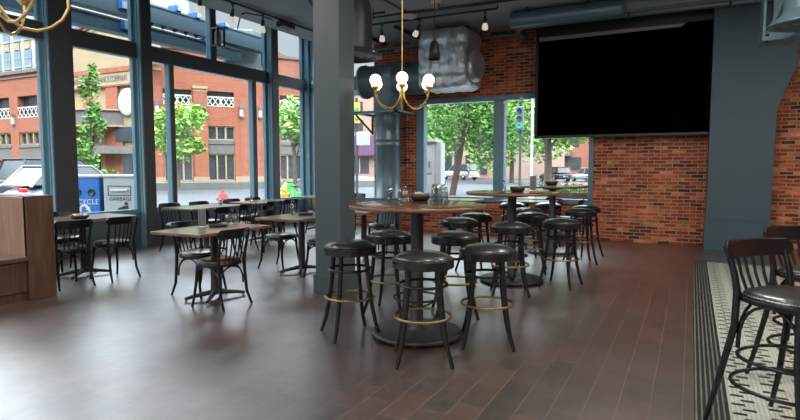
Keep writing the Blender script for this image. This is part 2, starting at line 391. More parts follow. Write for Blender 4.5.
# ------------------------------------------------------------------ seats
def arc(c, r, a0, a1, n, z=0.0):
    return [(c[0]+r*math.cos(a0+(a1-a0)*i/n), c[1]+r*math.sin(a0+(a1-a0)*i/n), z) for i in range(n+1)]
def make_stool():
    t = thing('bar_stool', '', 'stool', (0,0,0))
    MB().lathe([(.001,.795),(.06,.793),(.12,.787),(.165,.775),(.192,.760),(.203,.750),(.204,.742),(.001,.742)], 36).build('seat_cushion', M['vinyl'], t)
    MB().lathe([(.001,.744),(.208,.744),(.219,.743),(.222,.740),(.222,.736),(.222,.690),(.222,.686),(.220,.682),(.214,.680),(.001,.680)], 36).build('seat_rim', M['black'], t)
    o = MB().tube(arc((0,0), .209, 0, 2*PI, 40)[:-1], .0035, 6, closed=True).build('nailhead_trim', M['iron'], t)
    o.location = (0,0,.747)
    for k in range(4):
        a = PI/4 + k*PI/2
        prof = [(.150,.69),(.160,.56),(.177,.40),(.200,.26),(.232,.12),(.275,0.0)]
        MB().tube([(r*math.cos(a), r*math.sin(a), z) for r, z in prof], [.018,.019,.019,.018,.016,.015], 10).build('leg', M['black'], t)
    for z, rr, mm, nm, th in ((.555,.172,'black','ring_brace',.011),(.325,.203,'brass_worn','foot_ring',.010)):
        o = MB().tube(arc((0,0), rr, 0, 2*PI, 44)[:-1], th, 8, closed=True).build(nm, M[mm], t)
        o.location = (0,0,z)
        if mm == 'brass_worn': o['label'] = 'worn brass foot ring'
    return t
G1, G2, G3 = 'bar stools around the nearest high table', 'bar stools around the middle high table', 'bar stools around the far high table'
stools = [
 (-2.49,3.95,-.70,'black round bar stool beside the grey column, left front of the nearest high table',G1),
 (-1.69,3.66,.5,'black round bar stool with brass foot ring nearest the camera',G1),
 (-1.40,4.24,.37,'black round bar stool at the right front of the nearest high table',G1),
 (-2.53,4.72,.1,'black round bar stool behind the stool beside the grey column',G1),
 (-1.95,4.93,.5,'black round bar stool behind and right of the nearest table post',G1),
 (-2.44,6.32,.3,'black bar stool in front, left side of the middle high table',G2),
 (-2.50,7.05,.8,'black bar stool half hidden at the far left of the middle high table',G2),
 (-1.74,6.04,.36,'black bar stool standing in front of the post of the middle high table',G2),
 (-1.33,6.72,-.17,'black bar stool at the right front side of the middle high table',G2),
 (-1.86,7.45,.2,'black bar stool just behind the post of the middle high table',G2),
 (-2.14,8.30,.5,'black bar stool in front of the post of the far high table',G3),
 (-1.40,8.45,.4,'black bar stool at the right of the far high table, nearer one of the pair',G3),
 (-1.45,9.20,.75,'black bar stool nearest the brick wall, right of the far high table',G3),
 (-2.14,9.65,.1,'black bar stool behind the post of the far high table',G3),
 (-2.70,9.45,.6,'black bar stool below the window at the far left of the far high table',G3)]
s0 = make_stool()
for i, (x, y, a, lab, g) in enumerate(stools):
    if i == 0: s0.location = (x,y,0); s0.rotation_euler = (0,0,a); s0['label'] = lab; s0['group'] = g
    else: dup(s0, (x,y,0), a, lab, g)

def superel(rx, ry, n=36, p=2.7):
    out = []
    for i in range(n):
        t = 2*PI*i/n; c, s_ = math.cos(t), math.sin(t)
        out.append((rx*abs(c)**(2/p)*(1 if c >= 0 else -1), ry*abs(s_)**(2/p)*(1 if s_ >= 0 else -1)))
    return out
def slab(m, rx, ry, prof, n=36):
    vs = []; fs = []
    for (k, z) in prof:
        for (x, y) in superel(rx*k, ry*k, n): vs.append((x, y, z))
    for i in range(len(prof)-1):
        for k in range(n):
            l = (k+1) % n; fs.append((i*n+k, i*n+l, (i+1)*n+l, (i+1)*n+k))
    m.add(vs, fs, True)
    m.add(vs[:n], [tuple(reversed(range(n)))]); m.add(vs[-n:], [tuple(range(n))])
    return m
def make_chair(name, cat, sh, top, bar=False):
    t = thing(name, '', cat)
    w = .205 if not bar else .215
    slab(MB(), w, w-.005, [(.93,sh-.045),(1,sh-.038),(1,sh-.014),(.97,sh-.008)]).build('seat', M['black'], t)
    slab(MB(), w-.012, w-.017, [(1,sh-.008),(1,sh+.002),(.95,sh+.012),(.8,sh+.020),(.4,sh+.024),(.02,sh+.025)]).build('seat_pad', M['vinyl'], t)
    if bar:
        m = MB()
        ring = [(x, y, sh-.003) for (x, y) in superel(w-.010, w-.015, 180)]
        m.tube(ring, [.0046 if k % 2 else .0012 for k in range(180)], 6, closed=True)
        m.build('nailhead_trim', M['chrome'], t)
    fx, fy = (.195, .20) if not bar else (.225, .235)
    zr = top-.115                                   # underside of the top rail
    for sx in (-1, 1):
        MB().tube([(sx*.155,.13,sh-.03),(sx*.162,.14,sh*.6),(sx*(fx-.018),fy-.04,sh*.25),(sx*(fx-.01),fy-.015,0)], [.017,.016,.014,.012], 10).build('front_leg', M['black'], t)
        MB().tube([(sx*(fx-.0),-fy-.045,0),(sx*(fx-.015),-fy+.005,sh*.3),(sx*.178,-.175,sh*.75),(sx*.178,-.168,sh),(sx*.182,-.185,sh+.1),(sx*.188,-.232,top-.03)], [.012,.015,.017,.018,.016,.014], 10).build('back_leg', M['black'], t)
    # bent top rail
    m = MB(); n = 14; hw = .222; vs = []; fs = []
    for i in range(n+1):
        x = -hw + 2*hw*i/n; q = 1-(x/hw)**2; y = -.205-.052*q
        e = min(1, (1-abs(x)/hw)*9+.35)
        zc = top-.05; hh = .048*e
        for (dy, dz) in ((.011,-hh),(.011,hh),(-.011,hh),(-.011,-hh)):
            vs.append((x*.99, y+dy - .012*(dz/.048), zc+dz))
    for i in range(n):
        for k in range(4): fs.append((i*4+k, i*4+(k+1)%4, (i+1)*4+(k+1)%4, (i+1)*4+k))
    fs += [(3,2,1,0), tuple(n*4+k for k in range(4))]
    m.add(vs, fs); m.build('top_rail', M['black'], t, bevel=.005)
    for k in range(5):
        x = -.105 + .0525*k; q = 1-(x*1.15/hw)**2
        MB().tube([(x*.95,-.165-.02*q,sh-.01),(x,-.185-.035*q,(sh+zr)/2),(x*1.1,-.195-.052*q,zr+.03)], .0075, 8).build('spindle', M['black'], t)
    # bentwood arches under the seat
    za, zb = sh-.05, (sh-.24 if not bar else sh-.30)
    for nm, (ax, ay), (bx, by) in (('front',(-.16,.15),(.16,.15)),('left',(-.165,-.16),(-.16,.15)),('right',(.165,-.16),(.16,.15)),('back',(-.16,-.17),(.16,-.17))):
        pts = []
        for i in range(13):
            u = i/12; a = PI*u; k = .5-.5*math.cos(a)
            pts.append((ax+(bx-ax)*k, ay+(by-ay)*k, zb+(za-zb)*math.sin(a)**.7))
        MB().tube(pts, .008, 8).build('arch_brace', M['black'], t)
    if bar:
        for z, rr in ((.40,.215),(.26,.238)):
            o = MB().tube([(x, y, 0) for x, y in superel(rr, rr, 44, 2.3)], .010, 8, closed=True).build('foot_ring', M['black'], t); o.location = (0,-.01,z)
    return t
ch0 = make_chair('dining_chair', 'chair', .46, .79)
# (x, y, heading of the sitter in degrees from +Y counterclockwise, label, group)
GA, GB = 'dining chairs at the table beside the booth', 'dining chairs at the low tables by the street windows'
chairs = [
 (-6.45,4.06,82,'black bentwood dining chair with its back to the room, next to the booth end',GA),
 (-6.40,4.62,90,'black bentwood dining chair right of the one beside the booth end',GA),
 (-7.32,4.62,-90,'black dining chair on the window side of the booth table',GA),
 (-4.74,4.48,-90,'black dining chair tucked into the left side of the nearest low table',GB),
 (-4.20,4.20,90,'black dining chair with curved back at the front of the nearest low table',GB),
 (-7.48,6.62,-90,'black dining chair by the window, leftmost behind the long low table',GB),
 (-7.40,7.18,-90,'black dining chair by the window, second from the left behind the long low table',GB),
 (-6.47,6.42,90,'black dining chair behind the menu holder of the nearest low table',GB),
 (-6.62,7.08,90,'black dining chair behind the two glasses of the nearest low table',GB),
 (-7.45,8.02,-90,'black dining chair by the window to the left of the hydrant outside',GB),
 (-7.45,8.60,-90,'black dining chair by the window to the right of the hydrant outside',GB),
 (-6.72,7.86,90,'black dining chair on the room side of the second window table, nearer one',GB),
 (-6.88,8.52,90,'black dining chair on the room side of the second window table, farther one',GB),
 (-4.98,6.14,-90,'black dining chair on the left of the low table beside the column',GB),
 (-4.10,5.90,90,'black dining chair half hidden by the left side of the grey column',GB),
 (-6.95,9.78,90,'black dining chair at the corner table left of the grey column',GB),
 (-6.70,10.75,180,'black dining chair against the corner window right of the grey column',GB),
 (-4.42,7.98,180,'black dining chair seen under the nearest high table, behind the far left stool',GB),
 (-3.55,9.55,60,'black dining chair seen behind the post of the nearest high table',GB),
 (-2.00,10.72,90,'black dining chair under the flower box, right one at the back window',GB),
 (-2.45,10.90,150,'black dining chair under the flower box, left one at the back window',GB)]
for i, (x, y, a, lab, g) in enumerate(chairs):
    if i == 0: ch0.location = (x,y,0); ch0.rotation_euler = (0,0,R(a)); ch0['label'] = lab; ch0['group'] = g
    else: dup(ch0, (x,y,0), R(a), lab, g)
bc = make_chair('bar_chair', 'bar chair', .735, 1.0, True)
for o_ in bc.children: o_.scale = (1.12, 1.05, 1)
GC = 'black bar chairs on the mosaic tile'
bc.location = (.50,3.46,.004); bc.rotation_euler = (0,0,R(227)); bc['label'] = 'black spindle-back bar chair nearest the camera on the mosaic tile'; bc['group'] = GC
dup(bc, (.76,4.33,.004), R(220), 'black spindle-back bar chair standing behind the nearest bar chair', GC)

# ------------------------------------------------------------------ tables
def make_high():
    t = thing('high_table', '', 'table')
    MB().lathe([(.001,1.09),(.545,1.09),(.552,1.087),(.552,1.060),(.545,1.057),(.001,1.057)], 64).build('tabletop', M['table_wood'], t)
    MB().lathe([(.5521,1.061),(.5555,1.064),(.5555,1.083),(.5521,1.086)], 64).build('edge_band', M['table_edge'], t)
    MB().lathe([(.05,1.02),(.16,1.03),(.16,1.057),(.05,1.057)], 24).build('mounting_plate', M['iron'], t)
    MB().lathe([(.085,.04),(.075,.05),(.052,.07),(.052,1.03)], 24).build('post', M['iron'], t)
    MB().lathe([(.001,.012),(.365,.012),(.378,.02),(.378,.036),(.365,.046),(.09,.052),(.001,.052)], 56).build('base_plate', M['iron'], t)
    g = MB()
    for k in range(4):
        a = k*PI/2+.4; g.lathe([(.018,0),(.018,.014)], 12, (.32*math.cos(a), .32*math.sin(a), 0))
    g.build('glides', M['chrome'], t)
    o = MB().tube(arc((0,0), .19, 0, 2*PI, 36)[:-1], .010, 8, closed=True).build('foot_ring', M['iron'], t); o.location = (0,0,.32)
    for k in range(3):
        a = k*2*PI/3+.3
        MB().tube([(.05*math.cos(a),.05*math.sin(a),.24),(.10*math.cos(a),.10*math.sin(a),.26),(.185*math.cos(a),.185*math.sin(a),.318)], .008, 8).build('foot_ring_brace', M['iron'], t)
    return t
h0 = make_high(); GT = 'round high tables in a row'
T1, T2, T3 = (-1.99,4.19), (-1.92,6.72), (-1.98,9.25)
h0.location = (*T1,0); h0['label'] = 'round wooden high table with a black disc base, nearest of three'; h0['group'] = GT
dup(h0, (*T2,0), .3, 'round wooden high table in the middle of the three', GT)
dup(h0, (*T3,0), .6, 'round wooden high table farthest away, by the brick wall window', GT)
def make_low(hl):
    t = thing('low_table', '', 'table')
    MB().box(-.34,.34,-hl,hl,.722,.75).build('tabletop', M['grey_top'], t, bevel=.004)
    MB().box(-.343,.343,-hl-.003,hl+.003,.724,.742).build('edge_band', M['table_edge'], t)
    MB().box(-.12,.12,-.2,.2,.705,.722).build('mounting_plate', M['iron'], t)
    MB().lathe([(.06,.05),(.045,.08),(.042,.70),(.06,.71)], 20).build('post', M['iron'], t)
    for k in range(4):
        a = PI/4 + k*PI/2 + .25*(-1)**k; c, s_ = math.cos(a), math.sin(a)
        f = MB().tube([(.02*c,.02*s_,.075),(.12*c,.12*s_,.062),(.24*c,.24*s_,.045),(.31*c,.31*s_,.030)], [.028,.024,.019,.017], 10).build('base_foot', M['iron'], t)
        MB().lathe([(.014,0),(.016,.02)], 10, (.30*c,.30*s_,0)).build('glide', M['chrome'], f)
    return t
l0 = make_low(.57); l1 = make_low(.51); GL = 'rectangular low dining tables'
lows = [(-6.86,4.55,'low wooden table with black dish beside the booth'),
 (-4.45,4.39,'low wooden table nearest the camera with menu holder and two glasses'),
 (-7.02,6.76,'low wooden table by the windows behind the nearest low table'),
 (-7.08,8.28,'low wooden table by the windows below the hydrant outside'),
 (-4.54,6.02,'low wooden table beside the grey column with an upright bottle'),
 (-7.25,10.30,'low wooden table in the far window corner'),
 (-4.35,7.30,'low wooden table hidden behind the nearest high table, left post'),
 (-4.50,8.65,'low wooden table hidden behind the nearest high table, second post'),
 (-4.15,10.45,'low wooden table under the left pane of the back window'),
 (-2.75,10.60,'low wooden table under the right pane of the back window')]
for i, (x, y, lab) in enumerate(lows):
    rz = PI/2 if i >= 8 else 0
    if i == 0: l0.location = (x,y,0); l0['label'] = lab; l0['group'] = GL
    elif i == 1: l1.location = (x,y,0); l1['label'] = lab; l1['group'] = GL
    else: dup(l1 if i == 4 or i > 5 else l0, (x,y,0), rz, lab, GL)

# ------------------------------------------------------------------ things on the tables
def bowl(loc, label, r=.10, h=.06):
    t = thing('snack_bowl', label, 'bowl', loc)
    MB().lathe([(.001,0),(r*.7,0),(r*.95,h*.5),(r,h),(r*.94,h),(r*.85,h*.5),(r*.6,.01),(.001,.01)], 28).build('dish', M['slate'], t)
    m = MB(); rnd = random.Random(int(loc[0]*100))
    for k in range(16):
        a = rnd.uniform(0,2*PI); q = rnd.uniform(0,r*.75); ang = rnd.uniform(0,PI)
        m.obox((q*math.cos(a), q*math.sin(a), h*.75+rnd.uniform(0,.025)), (r*.28*math.cos(ang), r*.28*math.sin(ang), rnd.uniform(-.012,.012)), (-.014*math.sin(ang), .014*math.cos(ang), 0), (0,0,.003))
    m.build('paper_packets', M['napkin'], t)
    return t
def tumbler(loc, label, r=.035, h=.12, group=None, name='drinking_glass', cat='glass'):
    o = MB().lathe([(.001,0),(r*.8,0),(r,h),(r*.93,h),(r*.73,.012),(.001,.012)], 20).build(name, M['tumbler'])
    o.location = loc; tag(o, label, cat, group); return o
def bottle(loc, label, r=.03, h=.17, cap='chrome', liquid='tumbler'):
    t = thing('sauce_bottle', label, 'bottle', loc)
    MB().lathe([(.001,0),(r,0),(r,h*.55),(r*.5,h*.75),(r*.42,h*.88),(.001,h*.88)], 20).build('body', M[liquid], t)
    MB().lathe([(r*.5,h*.86),(r*.5,h),(.001,h)], 16).build('cap', M[cap], t)
    return t
M['card'] = mat('menu_card', lin(92,96,94), .35, noise=.25, nscale=60)
def stand(loc, rz, label):
    t = thing('menu_stand', label, 'menu stand', loc, rz)
    MB().box(-.04,.04,-.025,.025,0,.012).build('base', M['chrome'], t, bevel=.002)
    m = MB()
    for x in (-.038,.038): m.tube([(x,0,.01),(x,0,.20)], .003, 6)
    m.tube([(-.038,0,.20),(.038,0,.20)], .003, 6); m.build('frame', M['chrome'], t)
    MB().box(-.034,.034,-.002,.002,.02,.19).build('card', M['card'], t)
    return t
z1 = 1.0905; z2 = .7505
bowl((-2.13,4.55,z1), 'dark bowl of paper packets on the nearest high table', .088, .065)
for k, (x, y) in enumerate([(-1.90,4.34),(-1.83,4.38),(-1.85,4.29)]):
    o = MB().lathe([(.001,.16),(.024,.16),(.038,0),(.035,0),(.022,.150),(.001,.150)], 20).build('drinking_glass', M['tumbler'])
    o.location = (x,y,z1); tag(o, 'clear upturned glass in the cluster right of the nearest table bowl', 'glass', 'clear glasses clustered on the nearest high table')
bottle((-2.18,4.36,z1), 'small clear carafe left of the bowl on the nearest high table', .036, .14, 'tumbler')
bottle((-2.32,4.52,z1), 'steel-capped shaker on the nearest high table, behind the carafe', .022, .10)
tumbler((-2.40,4.48,z1), 'clear glass left of the steel-capped shaker on the nearest high table', .03, .12)
bowl((-1.84,6.66,z1), 'dark bowl of paper packets on the middle high table', .09, .065)
bottle((-2.06,6.84,z1), 'small bottle left of the bowl on the middle high table', .028, .13, 'slate')
stand((-1.70,6.84,z1), R(27), 'chromed menu stand on the middle high table')
bowl((-1.98,9.16,z1), 'dark bowl of paper packets on the far high table', .10, .07)
bottle((-2.14,9.10,z1), 'small bottle left of the bowl on the far high table', .032, .15, 'slate')
bottle((-1.78,9.28,z1), 'clear bottle right of the bowl on the far high table', .028, .16, 'chrome')
stand((-4.56,4.34,z2), R(27), 'chromed menu stand on the nearest low table')
for (x, y, lab) in ((-4.60,4.77,'left one of two short clear glasses on the nearest low table'),(-4.52,4.79,'right one of two short clear glasses on the nearest low table')):
    tumbler((x,y,z2), lab, .036, .11)
def dish(loc, label, r=.1):
    o = MB().lathe([(.001,0),(r*.8,0),(r,.022),(r*.97,.024),(r*.78,.008),(.001,.008)], 28).build('serving_dish', M['slate']); o.location = loc; tag(o, label, 'dish'); return o
dish((-4.52,4.52,z2), 'flat black dish on the nearest low table', .11)
tumbler((-7.00,7.82,z2), 'tall clear glass on the window table below the hydrant', .03, .12)
tumbler((-6.98,7.06,z2), 'clear glass on the window table behind the menu stand', .03, .10)
bottle((-4.74,6.10,z2), 'tall clear bottle standing on the low table beside the column', .038, .19, 'tumbler')
dish((-4.56,6.14,z2), 'flat black dish on the low table beside the column', .11)
bowl((-6.72,4.42,z2), 'round dark bowl on the low table beside the booth', .11, .045)
bottle((-7.1,10.15,z2), 'tall clear bottle on the corner window table', .05, .24, 'tumbler')

# ------------------------------------------------------------------ screen
t = thing('wall_screen', 'large black projection screen hanging in front of the brick wall', 'screen', (-1.17,11.0,1.93))
MB().box(-1.51,1.51,.0,.03,.05,1.90).build('display', M['screen'], t)
m = MB().box(-1.55,-1.50,-.03,.06,0,1.95).box(1.50,1.55,-.03,.06,0,1.95).box(-1.55,1.55,-.03,.06,0,.05).box(-1.55,1.55,-.03,.06,1.90,2.10)
m.build('bezel', M['bezel'], t, bevel=.006)
M['sheen'] = mat('painted_teal_reflection', lin(30,120,140), .3)  # reflection at the screen's right edge, painted as a teal strip
o = MB().box(1.485,1.499,-.012,.0,.06,1.60).build('edge_reflection', M['sheen'], t); o['label'] = 'painted teal reflection along the right edge'
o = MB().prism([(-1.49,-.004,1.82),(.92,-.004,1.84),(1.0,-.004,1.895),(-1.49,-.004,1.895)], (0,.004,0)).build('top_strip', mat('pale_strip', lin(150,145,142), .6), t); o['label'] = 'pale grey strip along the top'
o = MB().box(1.50,1.549,.0,.06,.0,.18).build('corner_clip', M['bezel'], t)
m = MB()
for x in (-1.2, 1.2): m.box(x-.03,x+.03,.06,.25,1.0,1.08)
m.build('wall_bracket', M['iron'], t)

# ------------------------------------------------------------------ ducts and pipes
t = thing('air_duct', 'teal round duct rising from the floor with a wide branch along the brick wall', 'duct', (-5.85,10.85,0))
MB().lathe([(.272,0),(.272,.68),(.285,.69),(.285,.73),(.272,.74),(.272,1.82),(.285,1.83),(.285,1.87),(.272,1.88),(.272,1.93),(.285,1.94),(.285,1.98),(.272,1.99),(.272,2.5)], 32).build('riser', M['duct'], t)
MB().lathe([(.272,2.5),(.31,2.56),(.31,3.2)], 32).build('tee', M['duct'], t)
MB().lathe([(.33,-.60),(.36,-.60),(.36,-.52),(.33,-.52),(.33,.2),(.34,.21),(.34,.25),(.33,.26),(.33,1.0)], 32, (0,0,3.22), (1,0,0)).build('branch', M['duct'], t)
MB().lathe([(.16,-1.9),(.16,-.58)], 24, (0,0,3.22), (1,0,0)).build('thin_branch', M['duct'], t)
t = thing('duct_shelf', 'dark steel shelf bracket around the round duct', 'bracket', (-5.85,10.8,2.50))
MB().box(-.62,.55,-.45,-.28,0,.045).box(-.62,-.52,-.45,.40,0,.045).box(.40,.5,-.45,.40,0,.045).build('plate', M['duct'], t, bevel=.003)
MB().bar((-.57,.38,.02),(-.57,.38,-.4),.04,.04).bar((-.57,-.4,.02),(-.57,.38,-.38),.03,.03).build('strut', M['iron'], t)
t = thing('insulated_unit', 'air unit wrapped in wrinkled silver insulation high on the brick wall', 'ventilation unit', (-4.30,10.55,2.88))
def blob(w, d, h, n=14, puff=.12, seed=1):
    rnd = random.Random(seed); m = MB(); vs = {}; V = []; Fs = []
    def pt(i, j, k):
        key = (i,j,k)
        if key in vs: return vs[key]
        x, y, z = (2*i/n-1), (2*j/n-1), (2*k/n-1)
        p = 9.0; L_ = (abs(x)**p+abs(y)**p+abs(z)**p)**(1/p)
        x, y, z = x/L_, y/L_, z/L_
        wob = 1+.012*math.sin(9*x+5*z+seed)+.012*math.sin(17*x+3*z)+.022*rnd.uniform(-1,1)
        seam = 1-.05*math.exp(-((z-.45)/.05)**2)-.05*math.exp(-((z+.5)/.06)**2)-.03*math.exp(-((x-.2)/.06)**2)
        vs[key] = len(V); V.append((x*w/2*wob*seam, y*d/2*wob*seam, h/2+z*h/2*wob)); return vs[key]
    for a in range(n):
        for b_ in range(n):
            Fs += [(pt(a,b_,0),pt(a,b_+1,0),pt(a+1,b_+1,0),pt(a+1,b_,0)), (pt(a,b_,n),pt(a+1,b_,n),pt(a+1,b_+1,n),pt(a,b_+1,n)),
                   (pt(a,0,b_),pt(a+1,0,b_),pt(a+1,0,b_+1),pt(a,0,b_+1)), (pt(a,n,b_),pt(a,n,b_+1),pt(a+1,n,b_+1),pt(a+1,n,b_)),
                   (pt(0,a,b_),pt(0,a,b_+1),pt(0,a+1,b_+1),pt(0,a+1,b_)), (pt(n,a,b_),pt(n,a+1,b_),pt(n,a+1,b_+1),pt(n,a,b_+1))]
    m.add(V, Fs, True); return m
blob(1.02,.95,1.14,20,seed=2).build('wrapped_body', M['foil'], t, sub=1)
o = MB().lathe([(.20,0),(.26,.02),(.30,.08),(.30,.16),(.24,.22),(.20,.19),(.001,.17)], 24, (.42,-.05,.42), (1,-.15,0)).build('duct_collar', M['foil'], t)
for x in (-.35,.35): MB().tube([(x,0,1.1),(x,0,1.25)], .012, 6).build('hanger_rod', M['iron'], t)
# elbow duct with a round diffuser, left of the ceiling
t = thing('elbow_duct', 'dark elbow duct ending in a round ceiling diffuser beside the grey column', 'duct', (-4.02,6.42,2.82))
pts = [(0,0,.05),(0,0,.35)] + [(-.45+.45*math.cos(a), 0, .5+.45*math.sin(a)) for a in [i*PI/2/8 for i in range(9)]] + [(-.52,0,.95)]
MB().tube(pts, .29, 28).build('elbow', M['elbow'], t)
MB().lathe([(.29,.09),(.30,.06),(.40,.0),(.41,-.015),(.34,-.02),(.33,.02),(.24,-.015),(.23,.02),(.14,-.01),(.13,.02),(.001,.02)], 40).build('diffuser', M['elbow'], t)
t = thing('round_diffuser', 'round ceiling diffuser with flared rim in the upper right corner', 'ceiling diffuser', (1.10,7.87,3.0))
MB().lathe([(.24,.12),(.24,1.095)], 32).build('neck', M['duct'], t)
MB().lathe([(.24,.14),(.26,.10),(.38,.0),(.40,-.02),(.33,-.03),(.31,.02),(.22,-.02),(.20,.03),(.11,-.01),(.10,.03),(.001,.03)], 40).build('flared_rim', M['duct'], t)
t = thing('square_damper', 'square grille box hanging behind the round ceiling diffuser', 'ventilation unit', (.74,8.50,2.92))
MB().box(-.03,.0,-.2,.2,.0,.60).box(.0,.36,-.2,-.17,.0,.05).build('frame', M['duct'], t, bevel=.003)
MB().prism([(0,-.15,.08),(0,.15,.08),(.22,.15,.62),(.22,-.15,.62)], (.03,0,0)).build('baffle', M['duct'], t)
MB().box(.04,.30,-.16,.2,.0,.10).box(.08,.28,-.1,.1,.10,1.18).build('housing', M['duct'], t)
# pipes on the ceiling over the screen
t = thing('ceiling_duct', 'large round grey duct along the ceiling above the window', 'duct', (-2.9,9.95,3.94))
MB().lathe([(.14,0),(.14,1.78),(.12,1.86),(.001,1.88)], 24, (0,0,0), (1,0,0)).build('body', M['duct'], t)
m = MB()
for x in (.3,1.3): m.box(x-.02,x+.02,-.16,.16,.10,.16)
m.build('strap', M['iron'], t)
t = thing('heating_pipe', 'teal pipe running above the screen with an elbow at its left end', 'pipe', (-2.95,10.6,3.98))
MB().tube([(-.05,.50,-.08),(-.05,.15,-.06),(-.02,.04,-.02),(.08,0,0),(7.0,0,0)], .055, 14).build('pipe_run', M['duct'], t)
MB().box(-.1,0,.46,.64,-.15,.0).build('wall_flange', M['duct'], t)
for x in (.35,1.9,3.4,5): MB().box(x-.015,x+.015,-.065,.065,-.065,.09).build('pipe_clamp', M['iron'], t)
tag(MB().box(-2.9,4.5,10.35,10.55,4.0,4.1).build('ceiling_beam', M['ceiling']), 'shallow grey beam on the ceiling in front of the teal pipe', 'beam')
tag(MB().tube([(-6.35,11.15,3.97),(-3.1,11.15,3.97)], .035, 10).build('conduit_pipe', M['duct']), 'grey pipe along the top of the brick wall', 'pipe')
tag(MB().tube([(-5.55,11.18,0.1),(-5.55,11.18,2.62)], .03, 10).tube([(-5.55,11.18,2.62),(-5.55,11.1,2.9),(-5.55,11.1,3.9)], .03, 10).build('downpipe', M['brick']), 'thin vertical pipe on brick left of the back window', 'pipe')
def conduit(pts, label, r=.014):
    return tag(MB().tube(pts, r, 8).build('conduit', M['iron']), label, 'conduit', 'thin black conduits on the ceiling')
conduit([(-6.4,9.15,4.08),(6,9.15,4.08)], 'thin black conduit across the ceiling just in front of the back light track')
conduit([(-4.54,4.5,4.085),(-4.54,9.08,4.085)], 'thin black conduit running towards the red fire alarm')
conduit([(-5.17,9.9,4.07),(-5.17,11.2,4.07)], 'short dark conduit on the ceiling right of the round duct branch', .035)
conduit([(-6.1,9.9,4.07),(-6.1,11.2,4.07)], 'short dark conduit on the ceiling above the round duct branch', .035)
conduit([(-4.38,9.22,4.085),(-1.0,9.32,4.085),(.5,9.32,4.085)], 'thin conduit from the red fire alarm along the ceiling')
t = thing('ceiling_hanger', 'small black rod with a cross bar on the ceiling by the elbow duct', 'hanger', (-4.98,8.72,4.02))
MB().tube([(-.18,0,.0),(.22,0,.0)], .018, 8).build('cross_bar', M['iron'], t); MB().tube([(0,0,-.10),(0,0,.08)], .008, 8).build('rod', M['iron'], t)

# ------------------------------------------------------------------ lights
def track(a, b, label):
    t = thing('light_track', label, 'light track', a)
    d = Vector(b)-Vector(a)
    MB().bar((0,0,0), d, .04, .03).build('rail', M['iron'], t)
    m = MB()
    n = max(2, int(d.length/1.2))
    for i in range(n+1):
        p = d*i/n; m.bar(p, (p.x, p.y, ZC-a[2]), .02, .02)
    m.build('clip', M['iron'], t)
track((-6.2,9.45,4.04), (-3.0,9.45,4.04), 'black light track across the ceiling in front of the brick wall')
track((-6.77,-2.0,4.06), (-6.77,10.9,4.06), 'long black light track beside the street windows')
def spot(loc, tilt, label, g, power=12):
    t = thing('track_spotlight', label, 'spotlight', loc, tilt[0], g)
    MB().tube([(0,0,-.01),(0,0,-.10)], .012, 8).box(-.02,.02,-.03,.03,-.02,.0).build('stem', M['iron'], t)
    d = Vector((0, math.sin(tilt[1]), -math.cos(tilt[1])))
    p = Vector((0,0,-.10))
    MB().lathe([(.02,-.02),(.028,.02),(.034,.10)], 16, p, d).build('lamp_holder', M['iron'], t)
    MB().lathe([(.034,.10),(.05,.15),(.052,.19),(.04,.21),(.001,.215)], 16, p, d).build('bulb', M['bulb'], t)
    if power:
        l = bpy.data.lights.new('spot_light', 'SPOT'); l.energy = power; l.spot_size = R(100); l.spot_blend = .8; l.shadow_soft_size = .06; l.color = (1,.82,.62)
        lo = bpy.data.objects.new('spot_light', l); COL.objects.link(lo); lo.parent = t
        lo.location = p + d*.25; lo.rotation_euler = d.to_track_quat('-Z', 'Y').to_euler()
    return t
GS = 'spotlights on the back ceiling track'
spot((-5.22,9.45,4.02), (0, .05), 'black track spotlight by the round duct, leftmost on the back track', GS, 25)
spot((-4.45,9.45,4.02), (R(90), .5), 'black track spotlight tilted sideways left of the wrapped air unit', GS, 25)
spot((-3.22,9.45,4.02), (0, .05), 'black track spotlight at the right end of the back track', GS, 25)
GW = 'spotlights on the window track'
for y, tl, lab in ((6.52,.2,'black track spotlight left of the window lightbox, leftmost in view'),(7.22,.5,'black track spotlight on the window track in the middle'),(7.95,.1,'black track spotlight on the window track under the loop of cable')):
    spot((-6.77,y,4.04), (R(70), tl), lab, GW, 18)
tag(MB().tube([(-6.80,7.45,3.93),(-6.80,7.55,3.98),(-6.8,7.75,4.0),(-6.83,7.95,4.03),(-6.8,8.25,4.02)], .012, 8).build('power_cable', M['iron']), 'black cable looping along the window light track', 'cable')
tag(MB().box(-6.86,-6.68,8.42,8.75,3.94,4.04).build('junction_box', M['iron'], bevel=.005), 'black power box on the window light track', 'junction box')
t = thing('fire_alarm', 'red and white round fire alarm on the ceiling', 'fire alarm', (-4.52,9.2,4.1))
MB().lathe([(.06,0),(.10,-.01),(.10,-.05),(.09,-.055)], 24).build('base', M['red'], t); MB().lathe([(.125,-.05),(.125,-.08),(.09,-.10),(.001,-.105)], 24).build('cover', M['white'], t)
t = thing('dome_camera', 'white dome sensor hanging from the ceiling right of the chandelier', 'security camera', (-3.80,8.70,4.1))
MB().lathe([(.085,0),(.085,-.06),(.07,-.08)], 24).build('mount', M['white'], t)
o = MB().lathe([(.07,-.08),(.062,-.12),(.03,-.15),(.001,-.155)], 24).build('dome', M['brass_worn'], t); o['label'] = 'brownish glass dome'
t = thing('pendant_lamp', 'dark cone shaped pendant lamp hanging before the wrapped air unit', 'pendant lamp', (-3.32,7.55,ZC))
MB().lathe([(.05,0),(.05,-.02),(.001,-.025)], 16).tube([(0,0,0),(0,0,-.94)], .007, 8).build('cord', M['iron'], t)
MB().lathe([(.012,-.92),(.045,-.94),(.060,-.97),(.072,-1.06),(.086,-1.19),(.084,-1.19),(.056,-.99),(.001,-.96)], 28).build('shade', M['iron'], t)
